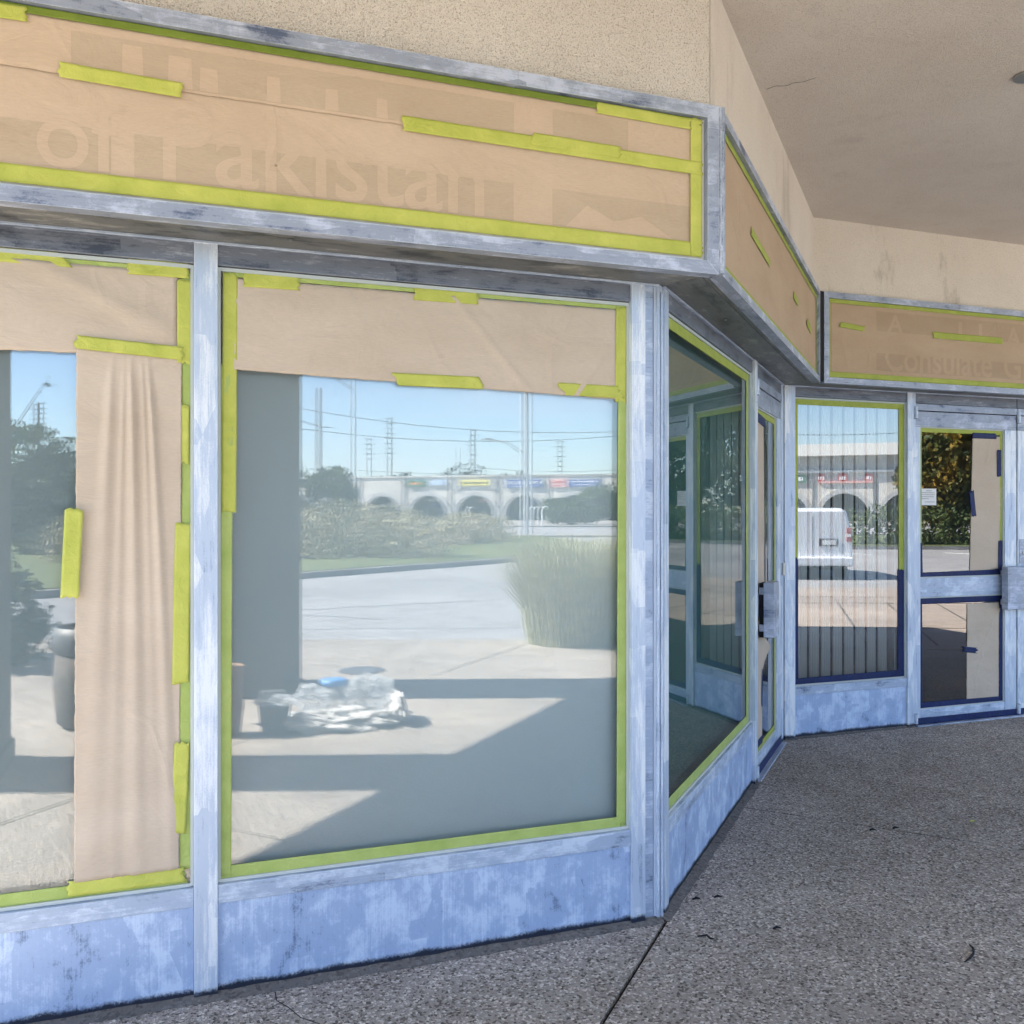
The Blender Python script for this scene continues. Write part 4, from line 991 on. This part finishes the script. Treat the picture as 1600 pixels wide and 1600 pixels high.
MB().lathe((1.13, -.66, .0), [(.075, .0), (.09, .25)], 20).build('pail', M['plastic'], tb, smooth=True)
MB().lathe((1.13, -.66, .0), [(.096, .251), (.098, .285), (.07, .292)], 20).build('lid', M['blue'], tb, smooth=True)
bk = empty('bucket', (.68, -.36, 0)); tag(bk, 'dark grey bucket lined with clear film at the left end of the bundle', 'bucket')
MB().lathe((.68, -.36, .0), [(.085, .003), (.11, .20), (.115, .20), (.10, .19), (.08, .02)], 20).build('pail', M['grey_plastic'], bk, smooth=True)
lump('liner', (.68, -.36, .22), (.13, .13, .045), M['plastic'], bk, 2, .4, 3)
o = MB(); o.box(WO, .62, .80, -.80, -.70, .003, .22); o = o.build('tool_box', M['grey_plastic'], bev=.02); tag(o, 'dark grey box behind the lined bucket', 'box')
bg_ = MB(); 
for a in range(1):
    bg_.lathe((.34, -.42, .0), [(.11, .003), (.13, .20), (.12, .40), (.135, .47), (.12, .46), (.10, .2)], 10, 1.1, .8)
tag(bg_.build('paper_bag', M['brown'], smooth=False), 'tall brown paper bag standing at the left of the bundle', 'paper bag')

mh = MB(); mh.lathe((1.72, -2.62, 0), [(.02, .010), (.20, .010), (.22, .004)], 28)  # thin dark disc lying on the pavement
tag(mh.build('dark_disc', M['grey_plastic']), 'round dark disc on the sunlit pavement right of the reflected column', 'drain cover')
# foliage ---------------------------------------------------------------
def leaves(name, m, blobs, n, size, parent=None, seed=1, flat=.6):
    rnd = random.Random(seed); V = []; F = []
    tot = sum(b[3] * b[4] * b[5] for b in blobs)
    for (cx, cy, cz, rx, ry, rz) in blobs:
        k = int(n * rx * ry * rz / tot)
        for _ in range(k):
            while True:
                x, y, z = rnd.uniform(-1, 1), rnd.uniform(-1, 1), rnd.uniform(-1, 1); q = x * x + y * y + z * z
                if q < 1 and q > .12: break
            f = q ** -.2; x *= f; y *= f; z *= f
            w = 1 + .28 * mn.noise(Vector((x * 2 + cx, y * 2 + cy, z * 2 + cz)))
            p = Vector((cx + x * rx * w, cy + y * ry * w, max(.02, cz + z * rz * w)))
            if mn.noise(p * (1.3 / max(.3, min(rx, rz)))) < -.22: continue
            s = size * rnd.uniform(.5, 1.3)
            a = Vector((rnd.gauss(0, 1), rnd.gauss(0, 1), rnd.gauss(0, 1))).normalized(); b_ = a.orthogonal().normalized()
            b_ = (b_ * math.cos(rnd.uniform(0, 6.28)) + a.cross(b_) * math.sin(rnd.uniform(0, 6.28))).normalized()
            c = len(V); V += [tuple(p - a * s), tuple(p + b_ * s * flat), tuple(p + a * s), tuple(p - b_ * s * flat)]; F.append((c, c + 1, c + 2, c + 3))
    me = bpy.data.meshes.new(name); me.from_pydata(V, [], F); me.materials.append(m)
    o = bpy.data.objects.new(name, me); COL.objects.link(o)
    if parent is not None: o.parent = parent; o.matrix_parent_inverse = parent_inv(parent)
    return o
def tree(loc, h, r, m, n, size, label, cat='tree', group=None, trunk=.35, seed=1, name='tree', squash=.9):
    rnd = random.Random(seed); x, y = loc; zb = -.05; t = empty(name, (x, y, zb)); tag(t, label, cat, group)
    th = h * trunk; tr = MB(); tr.tube([(x, y, zb), (x + .05, y, zb + th * .6), (x, y + .05, zb + h * .7)], [h * .03, h * .02, h * .008], 7)
    bl_ = [(x, y, zb + th + (h - th) * .5, r * .75, r * .75, (h - th) * .5 * squash)]
    for k in range(9):
        a = rnd.uniform(0, 6.28); rr = r * rnd.uniform(.35, .75); zz = zb + th + (h - th) * rnd.uniform(.1, .85)
        c = (x + math.cos(a) * rr, y + math.sin(a) * rr, zz); s = r * rnd.uniform(.28, .5)
        bl_.append((*c, s, s, s * .8)); tr.tube([(x, y, zb + th * .8), ((x + c[0]) / 2, (y + c[1]) / 2, (zb + th + zz) / 2), c], [h * .012, h * .008, h * .003], 5)
    tr.build('trunk', M['bark'], t, smooth=True)
    leaves('crown', m, bl_, n, size, t, seed); return t
# ornamental grass by the pavement edge
def grass_clump(c, r, h, n, label, seed, m=None, name='ornamental_grass'):
    rnd = random.Random(seed); V = []; F = []
    for _ in range(n):
        a = rnd.uniform(0, 6.28); q = r * math.sqrt(rnd.random()) * .75; x, y = c[0] + math.cos(a) * q, c[1] + math.sin(a) * q
        hh = h * rnd.uniform(.55, 1.05); out = rnd.uniform(.05, .75) * r; aa = a + rnd.gauss(0, .6); w = rnd.uniform(.003, .006)
        dx, dy = math.cos(aa), math.sin(aa); px, py = -dy * w, dx * w; b = len(V)
        for i, (f, g_) in enumerate(((0, 0), (.5, .18), (.85, .55), (1, 1))):
            ww = (1, .9, .6, .15)[i]; X = x + dx * out * g_ * 1.6; Y = y + dy * out * g_ * 1.6; Z = hh * f
            V += [(X - px * ww, Y - py * ww, Z), (X + px * ww, Y + py * ww, Z)]
        for i in range(3): F.append((b + 2 * i, b + 2 * i + 1, b + 2 * i + 3, b + 2 * i + 2))
    me = bpy.data.meshes.new(name); me.from_pydata(V, [], F); me.materials.append(m or M['grassblade'])
    o = bpy.data.objects.new(name, me); COL.objects.link(o); o['label'] = label; o['category'] = 'grass clump'; o['group'] = 'ornamental grass clumps'; return o
p = MW(.72, 10.7); grass_clump(p, .72, 1.22, 3000, 'tall ornamental grass clump left of the window edge, reflected in the middle window', 3)
p = MW(1.65, 11.2); grass_clump(p, .66, 1.15, 2600, 'tall ornamental grass clump hidden partly by the right tape of the middle window', 4)
# meadow shrubs on the island
rnd = random.Random(5); bl_ = []
for k in range(60):
    X = rnd.uniform(-13.5, -2.4); D = rnd.uniform(30, 40) if X > -8 else rnd.uniform(26, 38)
    if X > -2.0 - (D - 28) * .2: continue
    w = MW(X, D); s = rnd.uniform(.9, 1.5); bl_.append((w[0], w[1], s * .45, s * 1.2, s * 1.2, s * .82))
o = leaves('meadow', M['meadow'], bl_, 60000, .055, None, 11); tag(o, kind='stuff')
bl_ = []
for k in range(24):
    X = rnd.uniform(-4, -1); D = rnd.uniform(42, 52); w = MW(X + (D - 42) * .05, D); s = rnd.uniform(.8, 1.2); bl_.append((w[0], w[1], s * .4, s * 1.1, s * 1.1, s * .9))
o = leaves('meadow_scrub', M['meadow'], bl_, 18000, .065, None, 12); tag(o, kind='stuff')
tree(MW(-7.4, 38), 3.3, 1.5, M['leaf'], 9000, .09, 'bushy green shrub behind the meadow, right of the reflected column', 'shrub', 'shrubs on the lawn', .1, 21, 'shrub', 1.1)
tree(MW(-9.8, 36), 3.6, 2.0, M['leaf'], 6000, .09, 'bushy green shrub behind the reflected column', 'shrub', 'shrubs on the lawn', .1, 22, 'shrub', 1.1)
tree(MW(-19, 36), 5.0, 2.6, M['leaf'], 9000, .10, 'broad green shrub at the far left of the reflected lawn', 'shrub', 'shrubs on the lawn', .1, 23, 'shrub', 1.1)
tree(MW(-16.2, 34), 2.8, 2.3, M['leaf_dark'], 7000, .10, 'low dark hedge bush reflected left of the hanging paper', 'shrub', 'shrubs on the lawn', .05, 24, 'shrub', 1.1)
tree(MW(-13.6, 34.5), 2.6, 2.0, M['leaf_dark'], 6000, .10, 'low dark hedge bush reflected behind the hanging paper', 'shrub', 'shrubs on the lawn', .05, 27, 'shrub', 1.1)
tree(MW(-31, 62), 5.6, 3.2, M['leaf_dark'], 6000, .16, 'round dark tree behind the house roof, reflected at far left', 'tree', 'trees beyond the road', .15, 25)
# small planting by the column, left window
tree(MW(-4.9, 8.9), 1.0, .55, M['leaf_dark'], 3500, .035, 'dark leafy bush at the pavement edge reflected left of the garbage bin', 'shrub', 'low bushes at the pavement edge', .05, 31, 'shrub', 1)
tree(MW(-5.6, 9.4), 1.25, .6, M['leaf'], 3500, .035, 'taller green bush at the pavement edge by the left column', 'shrub', 'low bushes at the pavement edge', .05, 32, 'shrub', 1)
# slim tree branch
t = empty('young_tree', (*MW(-6.3, 9.8), 0)); tag(t, 'young tree whose thin leafy branch rises across the far left window', 'tree')
x, y = MW(-6.3, 9.8); e1 = (*MW(-4.5, 9.0), 2.78); e2 = (*MW(-4.85, 9.0), 2.25)
MB().tube([(x, y, -.1), (x, y, 1.3), (x, y, 3.4)], [.05, .04, .015], 8).build('trunk', M['bark'], t)
MB().tube([(x, y, 1.4), (*MW(-5.3, 9.3), 2.0), (*MW(-4.85, 9.1), 2.35), e1], [.02, .012, .008, .003], 6).build('branch', M['bark'], t)
leaves('foliage', M['leaf'], [(*e1[:2], 2.72, .10, .10, .12), (*e2[:2], 2.28, .18, .15, .10), (*MW(-5.2, 9.2), 2.1, .25, .2, .15), (x, y, 3.0, .6, .6, .7)], 1300, .035, t, 33)
# right-hand trees and hedge (door reflection)
for i, (X, D, h, r, mm, lab) in enumerate((
    (23.2, 50, 7.2, 3.0, 'leaf_autumn', 'tree with yellowing leaves reflected in the left of the entrance door'),
    (25.8, 48, 9.0, 3.4, 'leaf_dark', 'tall dark tree reflected in the middle of the entrance door'),
    (29.5, 45, 9.5, 3.4, 'leaf_dark', 'tall dark tree reflected behind the entrance door paper'),
    (20.6, 43.5, 6.2, 2.1, 'leaf_autumn', 'low tree with golden leaves in front of the dark trees'),
    (34.0, 44, 9.0, 3.4, 'leaf_dark', 'tall dark tree reflected at the right edge of the doors'))):
    tree(PC(X, D), h, r, M[mm], 9500, .17, lab, 'tree', 'trees on the verge', .12, 40 + i)
bl_ = []
for k in range(26):
    w = PC(16.2 + k * .75, 43.0 - k * .1); bl_.append((w[0], w[1], .7, .9, .9, 1.0 + .3 * rnd.random()))
o = leaves('hedge', M['leaf'], bl_, 22000, .09, None, 50); tag(o, 'clipped green hedge behind the kerb of the car park', 'hedge')

# ------------------------------------------------------------ far arcade building
D0, X0 = 185, -25.5
ang = math.atan(.342)
def AR(s, back=0.0):
    """s metres along the wall from arch one, back = metres behind the face"""
    X = X0 + s * math.cos(ang); D = D0 - s * math.sin(ang); X += back * math.sin(ang); D += back * math.cos(ang); return MW(X, D)
ua = Vector(AR(1)) - Vector(AR(0)); na = Vector(AR(0, 1)) - Vector(AR(0))
class FF(Fr):
    def __init__(s): pass
    def p(s, u, d, z): 
        q = Vector(AR(0)) + ua * u - na * d; return Vector((q.x, q.y, z))
FR = FF()
ARC = empty('arcade_building', (*AR(45), 0)); tag(ARC, 'long cream arcade building with a row of arches across the road', 'building')
pitch = 9.9; zt = 8.3; Rr = 4.25; zs = .80; arches = list(range(-2, 12))
g = MB()
for k in arches:
    c = k * pitch; n = 16
    arc = [(c - Rr * math.cos(math.pi * i / n), zs + Rr * math.sin(math.pi * i / n)) for i in range(n + 1)]
    # wall above each arch as quads
    for i in range(n):
        a, b_ = arc[i], arc[i + 1]; g.prism(FR, [(a[0], a[1]), (b_[0], b_[1]), (b_[0], zt), (a[0], zt)], -1.1, 0)
    g.box(FR, c + Rr, c + pitch - Rr, -1.1, 0, -.3, zt)
g.box(FR, arches[0] * pitch - 12, arches[0] * pitch - Rr, -1.1, 0, -.3, zt)
g.build('wall', M['cream'], ARC)
for k in arches:
    c = k * pitch; n = 18; g = MB(); ro, ri = Rr + .45, Rr - .35
    ring = [(c - ro * math.cos(math.pi * i / n), zs + ro * math.sin(math.pi * i / n)) for i in range(n + 1)]
    rin = [(c - ri * math.cos(math.pi * i / n), zs + ri * math.sin(math.pi * i / n)) for i in range(n + 1)]
    for i in range(n): g.prism(FR, [rin[i], rin[i + 1], ring[i + 1], ring[i]], -1.3, .18)
    g.box(FR, c - ro, c - ri, -1.3, .18, -.3, zs); g.box(FR, c + ri, c + ro, -1.3, .18, -.3, zs)
    g.build('arch', M['reveal'], ARC)
    part(MB().box(FR, c + pitch / 2 - .35, c + pitch / 2 - .12, .0, .25, -.3, zt + .15), 'downpipe', M['roofgrey'], ARC, 0)
g = MB(); g.box(FR, -40, 125, -5.2, -5.0, -.3, 7); g.build('shop_front', M['shopdark'], ARC)
g = MB(); g.box(FR, -40, 125, -30, -1.2, zt - .8, zt - .4); g.build('roof', M['roofgrey'], ARC)
part(MB().box(FR, -40, 72, -1.3, .2, zt, zt + .25), 'coping', M['cream'], ARC, 0)
for c, w, z_, mm in ((pitch * 1 + 1.0, 2.4, 2.6, 'sg_blue'), (pitch * 1 + 2.2, .9, .2, 'sg_blue'), (pitch * 2 + .2, 1.5, 3.4, 'sg_pink'), (pitch * 3, 2.8, 3.2, 'sg_blue'), (pitch * 4, 2.2, 3.0, 'white'), (pitch * 1 - 1.2, 1.2, 3.6, 'white')):
    part(MB().box(FR, c - w, c + w, -4.9, -4.7, z_, z_ + (.6 if z_ > 1 else 3.4)), 'shop_board', M[mm], ARC, 0)
# raised fascia over the right-hand part
part(MB().box(FR, 74, 125, -1, 1.6, 11.2, 13.2), 'roof_fascia', M['fascia'], ARC, 0)
part(MB().box(FR, 74.5, 125, -4, -.6, 8.3, 11.2), 'clerestory', M['reveal'], ARC, 0)
part(MB().box(FR, 74, 125, -1.25, .3, 8.301, 8.7), 'coping', M['fascia'], ARC, 0)
def sign(u0, u1, z0_, z1_, m, rows=(), bars=None, barm='white', text=None, tm='white'):
    s = part(MB().box(FR, u0, u1, .02, .35, z0_, z1_), 'sign', M[m], ARC, 0)
    fl = FF()
    class Mir(Fr):
        def __init__(q): pass
        def p(q, u, d, z): return FR.p(u1 + u0 - u, d, z)   # lettering reads left to right when you face the wall
    mr = Mir()
    if text:
        for (tx, a, b_, zz, hh) in text: text_mesh('lettering', tx, mr, u0 + a, zz, b_ - a, hh, .40, M[tm], .015, parent=s)
    if bars:
        g = MB(); r2 = random.Random(int(u0 * 7))
        for (zz, hh, a, b_) in bars:
            x = u0 + a
            while x < u0 + b_:
                wv = r2.uniform(.18, .5); g.box(FR, x, min(x + wv, u0 + b_), .35, .38, zz + r2.uniform(0, .1), zz + hh - r2.uniform(0, .12)); x += wv + .14
        g.build('lettering', M[barm], s)
    return s
sign(pitch - 4.5, pitch - .2, 6.5, 7.7, 'sg_green', bars=[(6.8, .6, .8, 3.4)], barm='sg_orange')
sign(pitch + .6, pitch + 3.8, 6.7, 7.7, 'sg_pale', bars=[(7.2, .25, .3, 2.9), (6.85, .2, .3, 2.6)])
sign(2 * pitch - 2.9, 2 * pitch + 2.9, 6.6, 7.6, 'sg_yellow', bars=[(6.9, .42, .4, 5.4)], barm='shopdark')
part(MB().box(FR, 2 * pitch - 4.3, 2 * pitch - 3.2, .02, .3, 5.8, 7.7), 'panel', M['reveal'], ARC, 0)
part(MB().box(FR, 2 * pitch + 3.2, 2 * pitch + 4.2, .02, .3, 5.8, 7.7), 'panel', M['reveal'], ARC, 0)
sign(3 * pitch - 3.6, 3 * pitch + 3.6, 6.1, 7.6, 'sg_blue', text=[('WINDOWS', .2, 4.2, 6.75, .6), ('DOORS', 4.6, 7.0, 6.75, .6)], bars=[(6.25, .22, .5, 6.5)])
sign(4 * pitch - 4.6, 4 * pitch - 1.4, 6.1, 7.6, 'sg_pink', bars=[(6.9, .4, .3, 2.6), (6.3, .3, .3, 2.2)], barm='sg_red')
sign(4 * pitch - 1.2, 4 * pitch + 4.8, 6.2, 7.5, 'sg_blue', bars=[(6.95, .35, .4, 5.5), (6.4, .3, 1.4, 4.8)])
sign(8 * pitch - 1.0, 8 * pitch + 3.6, 6.6, 8.0, 'sg_green', bars=[(6.9, .8, .4, 4.2)])
g_ = sign(9 * pitch - 4.2, 9 * pitch + 4.6, 6.5, 6.9, 'sg_pink', bars=None)
sign(9 * pitch - 1.0, 9 * pitch + .4, 6.8, 8.1, 'sg_red', bars=[(7.0, .8, .2, 1.2)])
sign(9 * pitch - 4.4, 9 * pitch - 3.2, 6.8, 8.0, 'sg_red', bars=[(7.0, .8, .1, 1.1)])
sign(9 * pitch + 3.4, 9 * pitch + 4.6, 6.8, 8.0, 'sg_red', bars=[(7.0, .7, .1, 1.1)])

# poles --------------------------------------------------------------------
def pole(px, ytop, D, r, lab, arms=0, lamp=False, m='pole', name='utility_pole', grp='utility poles across the road', ybase=None):
    X = (px - 800) / 1450 * D; ztop = 1.5 + (800 - ytop) * D / 1450; x, y = MW(X, D); p_ = empty(name, (x, y, -.2)); tag(p_, lab, 'pole', grp)
    MB().tube([(x, y, -.25), (x, y, ztop)], [r, r * .7], 8).build('shaft', M[m], p_)
    dx, dy = S_, C_
    for k in range(arms):
        z = ztop - .30 * (k * 1.6 + .6) * D / 90; w = (.42 if k % 2 else .28) * D / 90
        MB().box(WO, x - w, x + w, y - .06, y + .06, z, z + .08 * D / 90).build('crossarm', M[m], p_)
    if lamp:
        L = 2.4; zz = ztop - lamp
        MB().tube([(x, y, zz), (x - dx * L * .5, y - dy * L * .5, zz + .8), (x - dx * L, y - dy * L, zz + 1.0)], .06, 6).build('lamp_arm', M['galv'], p_)
        MB().box(WO, x - dx * L - .4, x - dx * L + .3, y - dy * L - .12, y - dy * L + .12, zz + .93, zz + 1.07).build('lamp_head', M['galv'], p_, bev=.03)
    return p_
pole(501, 606, 64, .17, 'short thick utility pole reflected right of the column', 0)
pole(555, 585, 60, .11, 'tall slim lamp pole reflected above the meadow shrubs', 0, 1.0, 'galv')
pole(580, 684, 230, .20, 'distant thin pole with crossarms left of the tall transmission pole', 5)
pole(612, 652, 230, .30, 'tall transmission pole with stacked crossarms above the second arch', 9)
pole(719, 700, 200, .12, 'bare thin mast above the roof between two arches', 0)
pole(742, 670, 230, .34, 'tall transmission pole with stacked crossarms above the third arch', 9)
pole(822, 560, 62, .20, 'thick roadside pole with a lamp arm reflected at the right of the middle window', 1, 6.4, 'galv')
pole(831, 560, 70, .12, 'thinner pole standing just behind the thick roadside pole', 0, 0, 'galv')
pole(878, 688, 230, .25, 'distant transmission pole with crossarms at the right of the middle window', 7)
pole(60, 630, 120, .22, 'lattice style power pole reflected above the hedge at far left', 6)
pole(68, 628, 128, .16, 'second slimmer power pole just behind at far left', 5)
def wire(a, b_, za, zb, lab, D1=100, D2=100, sag=2.0):
    A = MW((a - 800) / 1450 * D1, D1); B = MW((b_ - 800) / 1450 * D2, D2); pts = []
    z1_ = 1.5 + (800 - za) * D1 / 1450; z2_ = 1.5 + (800 - zb) * D2 / 1450
    for i in range(13):
        t = i / 12; pts.append((A[0] * (1 - t) + B[0] * t, A[1] * (1 - t) + B[1] * t, z1_ * (1 - t) + z2_ * t - sag * 4 * t * (1 - t)))
    tag(MB().tube(pts, .035, 5).build('power_line', M['wire']), lab, 'cable', 'overhead cables across the road')
wire(300, 1020, 600, 672, 'highest overhead cable sloping down to the right')
wire(300, 1020, 640, 676, 'second overhead cable from the top, sloping down to the right')
wire(460, 520, 650, 668, 'short cable near the thick pole beside the column', 66, 66, .2)
wire(560, 1020, 735, 738, 'lowest overhead cable just above the arcade roof', 150, 150, .6)
wire(720, 1020, 728, 730, 'overhead cable second from the roof of the arcade', 150, 150, .8)
wire(-200, 300, 668, 676, 'upper cable strung from the far left power pole', 120, 120, 1)
wire(-200, 300, 700, 704, 'lower cable strung from the far left power pole', 120, 120, 1)
wire(1100, 1500, 664, 668, 'cable crossing the sky in the rear window', 120, 120, .8)
# path lights and bushes in front of the arcade
for i, (px, D, lab) in enumerate(((722, 95, 'white hooked path lamp in front of the yellow sign arch'), (840, 88, 'left one of two white hooked path lamps by the bushes'), (856, 84, 'right one of two white hooked path lamps by the bushes'))):
    X = (px - 800) / 1450 * D; x, y = MW(X, D + 16); pl = [(x, y, -.1), (x, y, 1.6), (x + .1, y, 1.95), (x + .4, y + .05, 2.1), (x + .65, y + .05, 1.95)]
    tag(MB().tube(pl, .10, 7).build('path_lamp', M['white']), lab, 'lamp', 'white hooked path lamps')
tree(MW(6.2, 116), 3.6, 2.6, M['leaf'], 5000, .2, 'low dark bush left of the large round bush in front of the arcade', 'bush', 'bushes before the arcade', .05, 61, 'bush')
tree(MW(10.6, 116), 5.0, 3.6, M['leaf'], 7000, .2, 'large round dark bush hiding the last arch at the window edge', 'bush', 'bushes before the arcade', .05, 62, 'bush')
tree(MW(2.5, 160), 3.2, .9, M['leaf_dark'], 1200, .2, 'narrow conical shrub between two arches', 'bush', 'bushes before the arcade', .05, 63, 'bush')
bl_ = []
for k in range(60):
    w = MW(rnd.uniform(-60, 130), rnd.uniform(240, 262)); s = rnd.uniform(3.5, 7); bl_.append((w[0], w[1], 5 + rnd.uniform(-1, 2.6), s * 1.3, s * 1.3, s))
tag(leaves('far_wood', M['leaf_dark'], bl_, 16000, .8, None, 70), kind='stuff')
# low house at the left
hs = empty('low_house', (*MW(-27, 52), 0)); tag(hs, 'low house with a grey roof behind the hedge at far left', 'building')
hx, hy = MW(-25.6, 52)
MB().box(WO, hx - 4, hx + 4, hy - 3, hy + 3, -.3, 2.5).build('wall', M['cream'], hs)
g = MB(); g.prism(Fr((hx, hy), 0), [(-4.6, 2.45), (4.6, 2.45), (3.2, 3.3), (-3.2, 3.3)], -3.5, 3.5); g.build('roof', M['roofgrey'], hs)

# van ----------------------------------------------------------------------
vx, vy = PC(7.35, 22.6)
VAN = empty('van', (vx, vy, -.15)); VAN.rotation_euler = (0, 0, 0)
tag(VAN, 'white panel van seen from behind, reflected in the rear window', 'van')
vdir = Vector(PC(7.45, 23.6)) - Vector(PC(7.35, 22.6)); vdir.normalize(); vr = Vector((-vdir.y, vdir.x)) * -1
class VF(Fr):
    def __init__(s): pass
    def p(s, u, d, z): q = Vector((vx, vy)) + vr * u + vdir * (-d); return Vector((q.x, q.y, z - .15))
VFr = VF()
if (VFr.p(1, 0, 0) - VFr.p(0, 0, 0)).x < 0: pass
def vsec(w, z0_, z1_, tum):
    pts = []; n = 5; r = .16
    pts += [(-w, z0_), (-w - .02, z0_ + .4), (-w, z0_ + .72)]
    for i in range(n + 1):
        a = math.pi - math.pi / 2 * i / n; pts.append((-(w - tum - r) + r * math.cos(a), z1_ - r + r * math.sin(a)))
    pts += [(-x, z) for x, z in reversed(pts)]
    return pts
secs = [(0.0, .88, .34, 1.66, .10), (-.05, .93, .32, 1.72, .10), (-.35, .95, .32, 1.75, .10), (-2.6, .95, .32, 1.76, .10), (-3.3, .94, .32, 1.70, .12), (-3.9, .92, .32, 1.10, .04), (-4.6, .88, .34, .95, .04), (-4.75, .80, .40, .75, .04)]
g = MB(); rings = []
for d, w, a, b_, tm_ in secs:
    P_ = vsec(w, a, b_, tm_); rings.append(len(g.v)); g.v += [tuple(VFr.p(u, d, z)) for u, z in P_]; nn_ = len(P_)
for i in range(len(rings) - 1):
    for k in range(nn_):
        k2 = (k + 1) % nn_; g.f.append((rings[i] + k, rings[i] + k2, rings[i + 1] + k2, rings[i + 1] + k)); g.uv += [(0, 0)] * 4; g.mi.append(0)
for r_ in (rings[0], rings[-1]): g.f.append(tuple(r_ + k for k in range(nn_))); g.uv += [(0, 0)] * nn_; g.mi.append(0)
g.build('body', M['van'], VAN, smooth=False)
part(MB().box(VFr, -.94, .94, -.05, .14, .34, .56), 'bumper', M['van'], VAN, .04)
part(MB().box(VFr, -.80, .80, -.3, .05, .24, .335), 'underbody', M['rubber'], VAN, .01)
part(MB().box(VFr, -.006, .006, .0, .005, .57, 1.55), 'door_gap', M['seam'], VAN, 0)
pl_ = part(MB().box(VFr, -.60, -.15, .002, .02, .82, 1.0), 'plate_recess', M['grey_plastic'], VAN, .004)
part(MB().box(VFr, -.55, -.22, .0205, .026, .85, .97), 'licence_plate', M['white'], pl_, 0)
for sg in (-1, 1):
    a_, b_ = sorted((sg * .80, sg * .925)); part(MB().box(VFr, a_, b_, -.06, .012, .92, 1.26), 'tail_lamp', M['red'], VAN, .012)
    c_, d_ = sorted((sg * .80, sg * .905)); part(MB().box(VFr, c_, d_, .0125, .018, 1.04, 1.12), 'reversing_lamp', M['white'], VAN, 0)
    for dd in (-.95, -3.9):
        q = VFr.p(sg * .78, dd, .33); q2 = VFr.p(sg * .97, dd, .33)
        w_ = MB().tube([q, q2], .33, 22).build('wheel', M['rubber'], VAN); 
        MB().tube([VFr.p(sg * .965, dd, .33), VFr.p(sg * .98, dd, .33)], .19, 18).build('rim', M['chrome'], w_)
    part(MB().box(VFr, *sorted((sg * .945, sg * .962)), -3.2, -2.3, 1.15, 1.52), 'side_window', M['vanglass'], VAN, .005)
